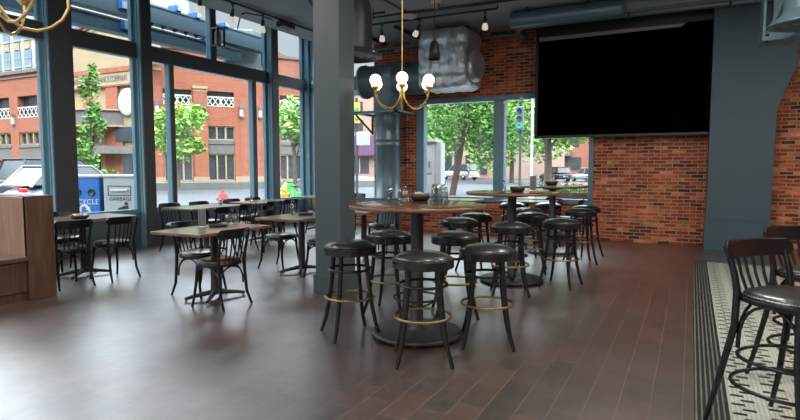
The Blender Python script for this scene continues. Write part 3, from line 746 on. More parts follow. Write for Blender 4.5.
MB().lathe([(.001,-1.0),(.03,-1.03),(.04,-1.09),(.001,-1.14)], 14).build('bulb', M['bulb'], t)

def chandelier(loc, label, rz, GP):
    t = thing('chandelier', label, 'chandelier', loc, rz, GP)
    top = ZC-loc[2]
    MB().tube([(0,0,-.24),(0,0,top)], .009, 10).lathe([(.07,top-.03),(.07,top)], 20).build('stem', M['brass'], t)
    MB().lathe([(.001,-.30),(.012,-.28),(.022,-.20),(.022,-.05),(.012,-.03),(.001,-.03)], 16).build('hub', M['brass'], t)
    rr = .328
    for k in range(6):
        a = k*PI/3; c, s_ = math.cos(a), math.sin(a)
        pr_ = [(.015,-.08),(.03,-.16),(.07,-.225),(.13,-.265),(.19,-.27),(.25,-.245),(.30,-.20),(.33,-.14),(rr,-.07)]
        ar = MB().tube([(r*c, r*s_, z) for r, z in pr_], .0075, 8).build('arm', M['brass'], t)
        MB().lathe([(.012,-.09),(.034,-.07),(.036,-.052),(.001,-.052)], 16, (rr*c, rr*s_, 0)).build('cup', M['brass'], ar)
        g = MB().sphere((0,0,0), .062, 24, 14).build('globe_shade', M['globe'], t); g.location = (rr*c, rr*s_, .015); g['label'] = 'glowing opal glass globe'
    return t
GP = 'brass chandeliers with opal globes'
chandelier((-2.86,5.63,2.30), 'brass chandelier with six lit opal globes over the high tables', R(27+30), GP)
chandelier((-2.98,1.56,2.335), 'brass chandelier arms cut off by the upper left corner of the photo', R(5), GP)
# exit lightbox on the window mullion
t = thing('wall_lantern', 'small black box lantern on the upper window mullion', 'lantern', (-8.45,8.46,3.72))
MB().box(0,.05,-.10,.10,.0,.36).box(.05,.2,-.11,.11,.33,.36).box(.05,.2,-.11,.11,0,.03).box(.17,.2,-.11,-.08,.03,.33).box(.17,.2,.08,.11,.03,.33).build('housing', M['iron'], t)
MB().box(.06,.15,-.05,.05,.05,.30).build('lamp_glass', M['grey'], t)

# ------------------------------------------------------------------ outside ground
ZG = -.14
struct(MB().box(-12.6, XL-.25, -30, 15.5, ZG-.2, ZG).box(XL-.25, 30, YB+.4, 15.5, ZG-.2, ZG).build('sidewalk', M['sidewalk']), 'pale concrete sidewalk around the building')
struct(MB().box(-160, 120, -60, 220, ZG-.6, ZG-.16).build('street', M['asphalt']), 'grey asphalt street crossing')
tag(MB().box(-1.4, 30, 24.0, 24.15, ZG-.16, ZG-.15).box(-9, 30, 17.2, 17.35, ZG-.16, ZG-.15).build('lane_marking', M['yellow_paint']), 'yellow lines painted on the street behind the back window', 'road marking')
# opposite pavement in front of the insurance building
dx, dy = math.sin(R(34.4)), math.cos(R(34.4))
CN = Vector((-36.1, 28.5, 0)); D2 = Vector((dx, dy, 0)); NN = Vector((dy, -dx, 0))    # right wing direction and outward normal
ZS = .22
m = MB().prism([(-140,25.0,ZG-.2), (-34.4,25.0,ZG-.2), tuple(CN+D2*24+NN*4.5+Vector((0,0,ZG-.2))), tuple(CN+D2*24-NN*30+Vector((0,0,ZG-.2))), (-140,60,ZG-.2)], (0,0,ZS-ZG+.2))
struct(m.build('sidewalk', M['sidewalk']), 'pale pavement in front of the insurance building')

# ------------------------------------------------------------------ insurance building
bd = thing('insurance_building', 'orange brick building across the street with an arched corner and a frieze of lettering', 'building', (CN.x, CN.y, ZS))
LW = Vector((-1, 0, 0))                           # left wing direction from the corner
RWm = Matrix(((D2.x, -NN.x, 0), (D2.y, -NN.y, 0), (0, 0, 1)))   # local (s along facade, inward depth, z) for right wing
def rw(name, mb, mt, par=None, lab=None):
    mb.v = [tuple(RWm @ Vector(v)) for v in mb.v]; o = mb.build(name, mt, par or bd)
    if lab: o['label'] = lab
    return o
def lw(name, mb, mt, par=None, lab=None):
    o = mb.build(name, mt, par or bd)
    if lab: o['label'] = lab
    return o
zz = -ZS
def Z(z): return z+zz
# main right wing: wall with openings built from piers and bands
bays = [(1.75,3.75),(4.9,6.93),(10.6,12.5),(13.9,15.9)]
m = MB(); th = 6.0; END = 17.0; TOP = 10.1
prev = 0.0
for (a, b_) in bays:
    m.box(prev, a, 0, th, 0, Z(TOP)); m.box(a, b_, 0, th, Z(7.15), Z(TOP)); m.box(a, b_, 0, th, Z(4.5), Z(6.0)); prev = b_
m.box(prev, END, 0, th, 0, Z(TOP))
M['brick_far'] = brick('orange_brick_far', [lin(140,76,54), lin(152,87,64), lin(146,81,58)], lin(138,104,84), 'XZ', .5, .15, .012, .10, bump=.1)
rw('right_wing_wall', m, M['brick_far'])
rw('pier', MB().box(.95,1.6,-.25,0,0,Z(8.45)), M['brick_far']); rw('pier', MB().box(3.85,4.85,-.25,0,0,Z(7.3)), M['brick_far'])
rw('stone_cap', MB().box(.9,1.65,-.3,.02,Z(8.4),Z(8.55)).box(3.8,4.9,-.3,.02,Z(7.25),Z(7.45)).box(3.8,4.9,-.28,.02,Z(7.05),Z(7.12)), M['limestone'])
rw('stone_base', MB().box(0,1.75,-.3,.02,0,.35).box(3.75,4.9,-.3,.02,0,.35).box(6.93,10.6,-.06,.02,0,.35).box(12.5,13.9,-.06,.02,0,.35), M['limestone'])
rw('roof_coping', MB().box(-.3,END,-.15,th,Z(TOP),Z(TOP)+.2), M['stone_grey'])
rw('orange_gable', MB().prism([(6.6,.5,Z(TOP)-.1),(12.5,.5,Z(TOP)-.1),(10.2,.5,Z(TOP)+.8),(8.6,.5,Z(TOP)+1.7),(7.6,.5,Z(TOP)+1.75),(6.9,.5,Z(TOP)+1.4)], (0,3,0)), M['brick_far'])
for (a, b_) in bays:
    rw('upper_window', MB().box(a,b_,.45,.6,Z(6.0),Z(7.15)), M['dark_glass'])
    f = MB().box(a,b_,-.02,.06,Z(6.0),Z(6.06)).box(a,b_,-.02,.06,Z(6.66),Z(6.76))
    n = 5
    for k in range(n):
        u0 = a+(b_-a)*k/n; u1 = a+(b_-a)*(k+1)/n
        f.bar((u0,.02,Z(6.05)),(u1,.02,Z(6.7)),.03,.07); f.bar((u0,.02,Z(6.7)),(u1,.02,Z(6.05)),.03,.07)
    for k in range(3): f.box(a+(b_-a)*k/2-.03,a+(b_-a)*k/2+.03,0,.05,Z(6.05),Z(6.7))
    rw('white_lattice_panel', f, M['white_trim'])
    w_ = rw('lower_window', MB().box(a,b_,.30,.4,Z(3.45),Z(4.5)), M['dark_glass'])
    fr = MB().box(a,b_,.1,.3,Z(4.42),Z(4.5)).box(a,b_,.1,.3,Z(3.4),Z(3.5))
    for k in range(4): x = a+(b_-a)*k/3; fr.box(x-.06,x+.06,.1,.3,Z(3.45),Z(4.5))
    rw('window_frame', fr, M['limestone'], w_)
    rw('stone_spandrel', MB().box(a,b_,.1,.5,Z(2.35),Z(3.42)).box(a-.05,b_+.05,.02,.5,Z(3.1),Z(3.2)), M['stone_grey'])
    d_ = rw('shop_door', MB().box(a,b_,.35,.45,.0,Z(2.35)), M['dark_glass'])
    fr = MB().box(a,b_,.2,.35,Z(2.25),Z(2.38)).box(a,b_,.2,.35,0,.12)
    for k in range(4): x = a+(b_-a)*k/3; fr.box(x-.06,x+.06,.2,.35,0,Z(2.35))
    rw('door_frame', fr, M['limestone'], d_)
for s_ in (1.28,4.30,7.46,8.95,13.2):
    y_ = -.25 if s_ < 5 else 0
    l_ = rw('wall_lamp', MB().box(s_-.15,s_+.15,y_-.25,y_,Z(5.85),Z(6.15)).box(s_-.13,s_+.13,y_-.22,y_,Z(5.2),Z(5.32)), M['stone_grey'])
    rw('lamp_glass', MB().box(s_-.12,s_+.12,y_-.2,y_-.01,Z(5.32),Z(5.85)), M['white_trim'], l_)
# left wing (faces the viewer's street side), local x runs left from the corner as negative
bays2 = [(-13.0,-10.9),(-16.9,-14.9),(-20.6,-18.6),(-24.5,-22.5)]
m = MB(); prev = -8.4; th2 = 8
for (a, b_) in [( -14.9,-12.1),(-18.9,-16.1),(-22.9,-20.1),(-26.9,-24.1)]:
    m.box(b_, prev, 0, th2, 0, Z(9.1)); m.box(a, b_, 0, th2, Z(7.25), Z(9.1)); m.box(a, b_, 0, th2, Z(4.25), Z(5.45)); m.box(a, b_, 0.3, th2, 0, Z(3.2)); prev = a
    lw('upper_window', MB().box(a,b_,.5,.6,Z(5.45),Z(7.25)), M['dark_glass'])
    f = MB().box(a,b_,-.02,.06,Z(5.45),Z(5.53)).box(a,b_,-.02,.06,Z(6.25),Z(6.35)); n = 5
    for k in range(n):
        u0 = a+(b_-a)*k/n; u1 = a+(b_-a)*(k+1)/n
        f.bar((u0,.02,Z(5.5)),(u1,.02,Z(6.3)),.03,.08); f.bar((u0,.02,Z(6.3)),(u1,.02,Z(5.5)),.03,.08)
    lw('white_lattice_panel', f, M['white_trim'])
    w_ = lw('lower_window', MB().box(a,b_,.30,.4,Z(3.2),Z(4.25)), M['dark_glass'])
    fr = MB().box(a,b_,.1,.3,Z(4.15),Z(4.25)).box(a,b_,.1,.3,Z(3.15),Z(3.27))
    for k in range(4): x = a+(b_-a)*k/3; fr.box(x-.07,x+.07,.1,.3,Z(3.2),Z(4.25))
    lw('window_frame', fr, M['limestone'], w_)
    lw('stone_spandrel', MB().box(a,b_,.0,.3,Z(1.9),Z(3.2)).box(a-.05,b_+.05,-.08,.3,Z(2.95),Z(3.1)), M['stone_grey'])
m.box(-60, prev, 0, th2, 0, Z(9.1))
lw('left_wing_wall', m, M['brick_far'])
lw('roof_coping', MB().box(-60,-8.4,-.2,th2,Z(9.1),Z(9.35)).box(-60,-8.4,-.1,.1,Z(8.75),Z(8.85)), M['stone_grey'])
for x in (-15.5,-19.5,-11.2):
    l_ = lw('wall_lamp', MB().box(x-.17,x+.17,-.25,0,Z(5.55),Z(5.75)).box(x-.14,x+.14,-.22,0,Z(4.85),Z(4.95)), M['stone_grey'])
    lw('lamp_glass', MB().box(x-.13,x+.13,-.2,-.01,Z(4.95),Z(5.55)), M['white_trim'], l_)
# corner pavilion with the arch
ax0, ax1 = -8.4, 0.0; acx = -3.2; ar = 5.2
poly = [(ax0,0,Z(8.9))]
arcp = [(acx+ar*math.cos(PI-PI*k/24), 0, Z(8.95)+3.1*math.sin(PI*k/24)) for k in range(25)]
arcp = [p for p in arcp if ax0 <= p[0] <= 2.0]
M['cream'] = mat('cream_stone', lin(156,137,106), .8, noise=.06, nscale=.6)
lw('arch_gable', MB().prism([(ax0,-.3,Z(8.6))]+[(p[0],-.3,p[2]) for p in arcp]+[(2.0,-.3,Z(8.6))], (0,.8,0)), M['cream'])
def arcband(r0, r1, y, dep):
    q = MB(); n = 24
    for k in range(n):
        a0, a1 = PI-PI*k/n, PI-PI*(k+1)/n
        P = lambda r, a: (acx+r*math.cos(a), y, Z(8.95)+r*.6*math.sin(a))
        q.prism([P(r0,a0),P(r1,a0),P(r1,a1),P(r0,a1)], (0,dep,0))
    return q
lw('arch_coping', arcband(5.15,5.5,-.55,1.0), M['stone_grey']); lw('arch_brick_band', arcband(4.75,5.15,-.42,.3), M['brick_far']); lw('arch_moulding', arcband(4.25,4.4,-.36,.2), M['limestone'])
lw('pavilion_wall', MB().box(ax0,0,-.1,th2,0,Z(8.6)), M['cream'])
lw('brick_cornice', MB().box(ax0,0,-.5,-.1,Z(8.25),Z(8.6)).box(ax0,0,-.4,-.1,Z(7.25),Z(7.35)), M['brick_far'])
lw('frieze', MB().box(ax0,0,-.42,-.1,Z(7.35),Z(8.25)), M['cream'])
text_mesh('frieze_lettering', 'UNITED LIFE INSURANCE COMPANY', .62, M['stone_grey'], bd, (-3.6,-.44,Z(7.78)), (PI/2,0,0), .01, scx=.62)
for (a, b_) in ((-5.7,-4.8),(-3.0,-1.7)): lw('brick_pier', MB().box(a,b_,-.35,-.1,Z(5.3),Z(7.25)), M['brick_far'])
lw('brick_pier', MB().box(-7.4,-6.2,-.3,-.1,0,Z(4.3)).box(-3.4,-1.4,-.3,-.1,0,Z(4.3)), M['brick_far'])
lw('window_pane', MB().box(-6.1,-4.9,-.2,-.09,Z(3.0),Z(4.3)), M['dark_glass']); lw('window_pane', MB().box(-2.1,-.3,-.34,-.2,Z(3.2),Z(4.25)), M['dark_glass'])
b2 = lw('balcony', MB().prism([(-8.2,-.1,Z(4.4)),(-6.5,-2.0,Z(4.4)),(-2.9,-2.0,Z(4.4)),(-1.4,-.1,Z(4.4))], (0,0,1.05)), M['stone_grey'])
lw('balcony_trim', MB().prism([(-8.4,-.1,Z(5.45)),(-6.6,-2.15,Z(5.45)),(-2.8,-2.15,Z(5.45)),(-1.2,-.1,Z(5.45))], (0,0,.12)).prism([(-8.3,-.1,Z(4.28)),(-6.6,-2.1,Z(4.28)),(-2.8,-2.1,Z(4.28)),(-1.3,-.1,Z(4.28))], (0,0,.12)), M['limestone'], b2)
lw('entrance_canopy', MB().prism([(-8.2,-.1,Z(2.3)),(-7.0,-1.8,Z(2.3)),(-1.4,-1.8,Z(2.3)),(-.2,-.1,Z(2.3))], (0,0,.55)), M['stone_grey'])
lw('entrance_door', MB().box(-5.8,-4.2,-.2,-.09,0,Z(2.3)).box(-1.4,-.4,-.34,-.2,0,Z(2.3)), M['dark_glass'])
lw('round_plaque', MB().lathe([(.001,0),(.9,0),(1.05,.1),(.9,.2),(.001,.2)], 24, (-.75,-.15,Z(6.05)), (0,-1,0)), M['white_trim'])

# pale office tower far behind the left wing
tw = thing('office_tower', 'pale stone office tower rising behind the brick building at far left', 'building', (-92,60,0))
m = MB().box(-45,6,0,20,0,34).box(-45,3,-.4,0,33,35); m.build('tower_wall', M['tower'], tw)
k_ = 0
for r_ in range(3):
    for c_ in range(9):
        x = 2.0-c_*3.1; z = 14.2+r_*4.6
        f = MB().box(x-2.0,x,-.12,-.02,z,z+2.7).build('window', M['sky_glass'], tw)
        MB().box(x-2.1,x+.1,-.2,-.05,z-.25,z).box(x-1.05,x-.95,-.2,-.1,z,z+2.7).box(x-2,x,-.2,-.1,z+1.3,z+1.4).build('frame', M['grey'], f)
        MB().box(x-1.8,x-.2,-.2,-.0,z-1.7,z-.5).build('spandrel_panel', M['limestone'], tw)

# building behind the corner window (grey stone and purple awning) and brick row beyond the trees
bk = thing('corner_shop', 'pale building with a purple awning seen right of the grey column', 'building', (-46,72,-.25))
MB().box(-2,30,0,10,0,14).build('wall', mat('pinkish_stucco', lin(160,134,118), .85, noise=.1, nscale=.5), bk)
MB().box(0,9,-1.2,0,3.2,6.0).build('awning', mat('purple_awning', lin(96,60,92), .7), bk)
for x in (1,5,9.5,14,19): 
    p = MB().box(x,x+3,-.1,0,.6,3.1).build('shop_window', M['dark_glass'], bk); MB().box(x-.1,x+3.1,-.2,-.1,3.1,3.25).box(x+1.45,x+1.55,-.15,-.1,.6,3.1).build('frame', M['white_trim'], p)
for r_ in range(3):
    for x in (1,5,9.5,14,19,24): MB().box(x,x+2,-.1,0,6.8+r_*2.6,8.4+r_*2.6).build('upper_window', M['dark_glass'], bk)
bk = thing('brick_row', 'red brick building beyond the parked cars behind the trees', 'building', (-30,104,-.25))
MB().box(0,46,0,10,0,11).build('wall', mat('faded_red_brick', lin(150,92,72), .85, noise=.15, nscale=.4), bk)
for k in range(10): MB().box(1+k*4.5,3.6+k*4.5,-.1,0,1,3.2).build('shop_window', M['dark_glass'], bk)
for k in range(10): MB().box(1+k*4.5,3.2+k*4.5,-.1,0,5,7.4).build('upper_window', M['dark_glass'], bk)
for k in range(3): MB().box(2+k*15,11+k*15,-1.5,0,3.4,4.4).build('awning', M['stone_grey'], bk)
bk = thing('grey_office_block', 'distant grey building behind the trees at the right of the back window', 'building', (18,112,-.25))
MB().box(0,40,0,10,0,14).build('wall', mat('grey_render', lin(150,152,155), .85, noise=.1, nscale=.4), bk)
for k in range(8): MB().box(1+k*4.5,3.6+k*4.5,-.1,0,1.5,4.0).build('window', M['dark_glass'], bk)

# ------------------------------------------------------------------ own sign frame outside the windows
t = thing('sign_canopy', 'teal steel sign frame with blue letter boxes outside the upper windows', 'sign frame', (-9.35,4.0,3.0))
for z0, z1 in ((1.14,1.46),(.80,1.03)):
    m = MB(); e_ = 7.1 if z0 > 1 else 6.1; m.box(-.12,.08,-9,e_,z0,z1).box(-.14,.10,-9,e_,z1-.02,z1+.01).box(-.14,.10,-9,e_,z0-.01,z0+.02); m.build('beam', M['teal'], t)
m = MB()
for y in (-6,-2,1.45,7.0): m.box(-.06,.02,y-.04,y+.04,.80,1.75)
m.build('hanger', M['teal'], t)
M['blue'] = mat('blue_enamel', lin(30,92,160), .4)
for y, z, q in ((3.08,1.22,.09),(3.12,.86,.10),(4.32,1.47,.07),(4.82,1.45,.07),(5.62,1.44,.06),(5.05,1.0,.05)):
    l_ = MB().box(-.10,.12,y-q,y+q,z,z+q*1.8).build('letter_box', M['blue'], t, bevel=.01); MB().box(.12,.14,y-q*.4,y+q,z+.02,z+q*1.5).build('letter_face', M['grey'], l_)
for k in range(8): MB().lathe([(.001,-.06),(.04,-.03),(.05,0),(.001,.0)], 10, (0,3.75+k*.28,1.13)).build('sign_bulb', M['iron'], t)
t = thing('hanging_emblem', 'grey green shaped sign with a blue outline hanging outside the window', 'sign', (-9.62,10.25,3.58))
M['emblem'] = mat('grey_green_sign', lin(112,125,120), .6, noise=.2, nscale=3)
em = [(0,-.32,.25),(0,-.28,.50),(0,-.15,.66),(0,.05,.74),(0,.3,.76),(0,.6,.80),(0,.95,.78),(0,1.0,.3),(0,.85,.1),(0,.7,.02),(0,.5,.12),(0,.3,-.02),(0,.1,-.02),(0,-.02,.12),(0,-.2,.05)]
em = [(0,p[1],p[2]*1.36) for p in em]
MB().prism(em, (.06,0,0)).build('plate', M['emblem'], t)
m = MB().tube([(p[0]+.03,p[1],p[2]) for p in em], .015, 8, closed=True); m.build('outline', M['white_trim'], t)
for y, z in ((-.28,.30),(.0,.05),(.72,.10)): MB().box(-.01,.09,y-.06,y+.05,z-.11,z+.11).build('blue_ornament', M['blue'], t, bevel=.03)
MB().tube([(.03,.1,1.0),(.1,.1,1.2),(.2,.1,1.5)], .02, 8).build('hanger', M['iron'], t)

# ------------------------------------------------------------------ street things
def bin_(loc, rz, col, txt, label, kind):
    t = thing('waste_bin', label, 'bin', loc, rz)
    MB().box(-.33,.33,-.33,.33,.05,1.30).build('cabinet', M[col], t, bevel=.02)
    MB().box(-.35,.35,-.35,.35,1.30,1.36).build('lid', M['bin_grey'], t, bevel=.015)
    MB().box(-.30,.30,-.30,.30,0,.05).build('plinth', M['iron'], t)
    if kind == 'recycle':
        for x in (-.12,.16): MB().lathe([(.075,0),(.075,.02),(.055,.02),(.055,.005),(.001,.005)], 24, (x,-.33,1.0), (0,-1,0)).build('bottle_hole', M['iron'], t)
        text_mesh('recycle_lettering', txt, .15, M['white_trim'], t, (0,-.333,.80), (PI/2,0,0), .002)
        m = MB()
        for k in range(3):
            a = k*2*PI/3
            rot = Matrix.Rotation(a, 3, 'Y')
            P = [(-.03,0,.16),(.05,0,.16),(.10,0,.09),(.125,0,.105),(.11,0,.01),(.02,0,.05),(.05,0,.06),(.015,0,.11),(-.03,0,.11),(-.055,0,.06),(-.10,0,.085)]
            m.prism([tuple(rot @ Vector(p) + Vector((0,-.336,.60))) for p in P], (0,.004,0))
        m.build('recycle_symbol', M['white_trim'], t)
    else:
        m = MB().box(-.24,.24,-.335,-.33,1.12,1.135).box(-.24,.24,-.335,-.33,.93,.945).box(-.24,-.225,-.335,-.33,.93,1.13).box(.225,.24,-.335,-.33,.93,1.13); m.build('flap_outline', M['iron'], t)
        MB().box(-.18,.18,-.36,-.33,1.02,1.07).build('flap_handle', M['white_trim'], t, bevel=.008)
        MB().box(-.29,-.25,-.35,-.33,.42,.56).build('latch', M['iron'], t)
        text_mesh('garbage_lettering', txt, .105, M['iron'], t, (.02,-.333,.86), (PI/2,0,0), .002)
        m = MB().lathe([(.001,0),(.035,0),(.035,.004),(.001,.004)], 16, (.13,-.333,.77), (0,-1,0))
        for P in ([(.07,.55),(.17,.56),(.20,.36),(.24,.22),(.10,.22),(.12,.38)], [(.10,.55),(-.04,.50),(-.04,.46),(.10,.47)], [(-.14,.40),(.04,.40),(.02,.22),(-.11,.22)]):
            m.prism([(x,-.337,z+.17) for x, z in P], (0,.004,0))
        m.build('litter_symbol', M['iron'], t)
    return t
M['bin_grey'] = mat('grey_enamel', lin(150,158,160), .5, noise=.05)
M['bin_blue'] = mat('recycling_blue', lin(22,92,165), .5, noise=.05)
bin_((-10.62,8.06,ZG), R(27), 'bin_grey', 'GARBAGE', 'grey garbage bin with a litter pictogram on the sidewalk outside', 'garbage')
bin_((-11.27,7.72,ZG), R(27), 'bin_blue', 'RECYCLE', 'blue recycling bin beside the grey garbage bin outside', 'recycle')
def hydrant(loc, cols, label, h=1.0):
    t = thing('fire_hydrant', label, 'hydrant', loc)
    MB().lathe([(.17*h,0),(.17*h,.04*h),(.11*h,.05*h),(.11*h,.5*h),(.15*h,.52*h),(.15*h,.56*h),(.11*h,.58*h)], 20).build('barrel', M[cols[1]], t)
    MB().lathe([(.19*h,.56*h),(.19*h,.60*h),(.13*h,.62*h),(.12*h,.68*h),(.07*h,.74*h),(.035*h,.76*h),(.035*h,.82*h),(.001,.83*h)], 20).build('bonnet', M[cols[0]], t)
    for d in ((1,0,0),(-1,0,0),(0,-1,0)): MB().lathe([(.06*h,.09*h),(.06*h,.16*h),(.075*h,.16*h),(.075*h,.21*h),(.03*h,.22*h),(.001,.22*h)], 14, (0,0,.42*h), d).build('outlet_cap', M[cols[2]], t)
    return t
M['hyd_green'] = mat('dark_green_enamel', lin(40,80,62), .4)
M['hyd_yellow'] = mat('yellow_enamel', lin(232,178,40), .4)
hydrant((-13.05,13.3,ZG-.16), ('red','white','hyd_green'), 'red topped white fire hydrant outside the middle window', 1.15)
hydrant((-15.2,19.1,ZG-.16), ('hyd_yellow','hyd_yellow','hyd_yellow'), 'yellow fire hydrant behind the green bicycle', 1.25)
# green rental bicycle seen end on
M['lime'] = mat('lime_green_enamel', lin(60,200,70), .4)
t = thing('bicycle', 'bright green bicycle parked outside at the far street corner', 'bicycle', (-11.2,14.5,ZG), R(50))
for y in (-.52,.52):
    wh = MB().tube([(0, y+.33*math.cos(a), .34+.33*math.sin(a)) for a in [2*PI*k/28 for k in range(28)]], .022, 8, closed=True).build('wheel', M['iron'], t)
    m = MB()
    for k in range(8): a = PI*k/8; m.tube([(0,y-.32*math.cos(a),.34-.32*math.sin(a)),(0,y+.32*math.cos(a),.34+.32*math.sin(a))], .003, 4)
    m.build('spokes', M['chrome'], wh)
MB().tube([(0,.52,.34),(0,.40,.85),(0,.36,1.0)], .03, 8).tube([(0,.40,.80),(0,0,.36),(0,-.12,.85)], .045, 8).tube([(0,-.52,.34),(0,0,.36)], .025, 8).tube([(0,-.52,.34),(0,-.12,.80)], .02, 8).box(-.06,.06,-.8,-.3,.62,.72).box(-.1,.1,.45,.75,.7,.95).build('frame', M['lime'], t)
MB().tube([(-.28,.28,1.08),(-.1,.36,1.02),(.1,.36,1.02),(.28,.28,1.08)], .018, 8).build('handlebar', M['iron'], t)
MB().box(-.09,.09,-.26,.02,.88,.94).build('saddle', M['iron'], t, bevel=.02)

def car(loc, rz, col, label, L_=4.5, W_=1.8, H_=1.48, kind='hatch', glass='dark_glass'):
    t = thing('car', label, 'car', loc, rz, 'cars in the street')
    body = {'hatch': [(0,.42,.62,.55),(.03,.30,.72,.90),(.10,.25,.92,.96),(.28,.22,.98,1),(.60,.22,.96,1),(.72,.22,.93,1),(.88,.24,.82,.96),(.97,.30,.68,.88),(1,.42,.60,.6)],
            'suv': [(0,.45,.80,.7),(.02,.35,1.0,.94),(.08,.30,1.08,.98),(.3,.28,1.10,1),(.6,.28,1.10,1),(.74,.28,1.06,1),(.90,.30,1.0,.97),(.98,.36,.86,.92),(1,.45,.8,.7)],
            'truck': [(0,.45,.95,.8),(.01,.40,1.0,.96),(.2,.35,1.02,1),(.38,.32,1.05,1),(.62,.32,1.05,1),(.74,.32,1.04,1),(.93,.34,.96,.97),(.98,.4,.86,.92),(1,.45,.8,.75)]}[kind]
    kz = H_/{'hatch': 1.5, 'suv': 1.78, 'truck': 1.8}[kind]
    body = [(u, a*kz, b*kz, c) for u, a, b, c in body]
    m = MB(); vs = []; fs = []; n = 8
    for (u, zb, zt, wf) in body:
        y = L_*(u-.5); w = W_/2*wf
        for (px, pz) in ((-.85,zb),(-1,zb+.12*(zt-zb)),(-1,zb+.6*(zt-zb)),(-.92,zt),(.92,zt),(1,zb+.6*(zt-zb)),(1,zb+.12*(zt-zb)),(.85,zb)):
            vs.append((px*w, y, pz))
    for i in range(len(body)-1):
        for k in range(n): fs.append((i*n+k, (i+1)*n+k, (i+1)*n+(k+1)%n, i*n+(k+1)%n))
    fs += [tuple(range(n)), tuple(reversed([(len(body)-1)*n+k for k in range(n)]))]
    m.add(vs, fs, True); m.build('body', M[col], t, sub=1)
    cab = {'hatch': (.06,.20,.52,.70), 'suv': (.03,.09,.55,.72), 'truck': (.36,.40,.56,.72)}[kind]
    zb = {'hatch': .93, 'suv': 1.06, 'truck': 1.0}[kind]*kz; zt = H_-.04
    ys = [L_*(c-.5) for c in cab]; wb, wt = W_/2*.90, W_/2*.74
    v = [(-wb,ys[0],zb),(wb,ys[0],zb),(wb,ys[3],zb),(-wb,ys[3],zb),(-wt,ys[1],zt),(wt,ys[1],zt),(wt,ys[2],zt),(-wt,ys[2],zt)]
    g = MB().add(v, [(3,2,1,0),(4,5,6,7),(0,1,5,4),(1,2,6,5),(2,3,7,6),(3,0,4,7)]).build('windows', M[glass], t, bevel=.04)
    m = MB().prism([(-wt-.02,ys[1]-.05,zt-.01),(wt+.02,ys[1]-.05,zt-.01),(wt+.02,ys[2]+.05,zt-.01),(-wt-.02,ys[2]+.05,zt-.01)], (0,0,.06))
    for sx in (-1,1):
        for (i0, i1, w1) in ((0,1,.10),(3,2,.07)):
            m.bar((sx*wb,ys[i0],zb-.03),(sx*wt,ys[i1],zt+.01), w1, .05)
        ym = (ys[1]+ys[2])/2; m.bar((sx*wb,ym,zb-.03),(sx*wt,ym,zt+.01), .05, .08)
    m.build('roof', M[col], t, bevel=.015)
    for sx in (-1,1):
        for u in (.19,.81):
            w_ = MB().lathe([(.20,-.11),(.31,-.10),(.33,-.06),(.33,.06),(.31,.10),(.20,.11)], 24, (sx*(W_/2-.11), L_*(u-.5), .33), (1,0,0)).build('wheel', M['iron'], t)
            MB().lathe([(.001,.115),(.20,.115),(.21,.10),(.001,.09)], 14, (sx*(W_/2-.11), L_*(u-.5), .33), (sx,0,0)).build('hubcap', M['chrome'], w_)
        MB().box(sx*W_/2*.88-.16,sx*W_/2*.88+.10,-L_/2-.0,-L_/2+.16,.76*kz,.88*kz).build('tail_light', M['tail_red'], t, bevel=.03)
        MB().box(sx*W_/2*.75-.16,sx*W_/2*.75+.14,L_/2-.30,L_/2-.02,.60*kz,.74*kz).build('headlight', M['white'], t, bevel=.03)
    MB().box(-.26,.26,-L_/2+.0,-L_/2+.05,.55,.68).build('number_plate', M['white_trim'], t)
    MB().box(-W_/2*.9,W_/2*.9,-L_/2-.03,-L_/2+.3,.36,.50).build('bumper', M[col], t, bevel=.03)
    return t
M['tail_red'] = mat('tail_light_red', lin(200,28,30), .25)
M['car_silver'] = mat('silver_car_paint', lin(140,152,162), .25, metal=.3)
M['car_white'] = mat('white_car_paint', lin(185,185,184), .3)
M['car_black'] = mat('black_car_paint', lin(40,44,50), .25)
M['car_grey'] = mat('grey_car_paint', lin(120,126,134), .3)
ZR = ZG-.16
AC = R(0)
car((-19.2,12.6,ZR), R(0), 'car_silver', 'silver hatchback with a red tail light parked behind the recycling bin', 4.7, 1.85, 1.72)
car((-23.0,14.6,ZR), R(0), 'car_black', 'black car parked beyond the silver hatchback', 4.8, 1.9, 1.98, 'suv')
car((-25.5,66.0,ZR), R(62), 'car_white', 'white wagon parked left of the leaning tree trunk', 5.4, 2.0, 1.95, 'suv')
car((-31.3,67.5,ZR), R(70), 'car_white', 'white sedan behind the utility cabinet', 4.6, 1.8, 1.45)
car((-13.3,63.0,ZR), R(40), 'car_black', 'dark car left of the lamp post in the back window', 4.6, 1.8, 1.6, 'suv')
car((-10.1,64.5,ZR), R(40), 'car_white', 'white car just left of the lamp post in the back window', 4.6, 1.8, 1.5)
car((-6.8,65.0,ZR), R(40), 'car_silver', 'pale pickup truck just right of the lamp post', 5.4, 1.95, 1.8, 'truck')
car((-3.2,64.0,ZR), R(35), 'car_silver', 'silver car left of the right tree trunk', 4.6, 1.8, 1.6)
car((3.4,68.0,ZR), R(40), 'car_white', 'white car right of the right tree trunk', 4.6, 1.8, 1.5)

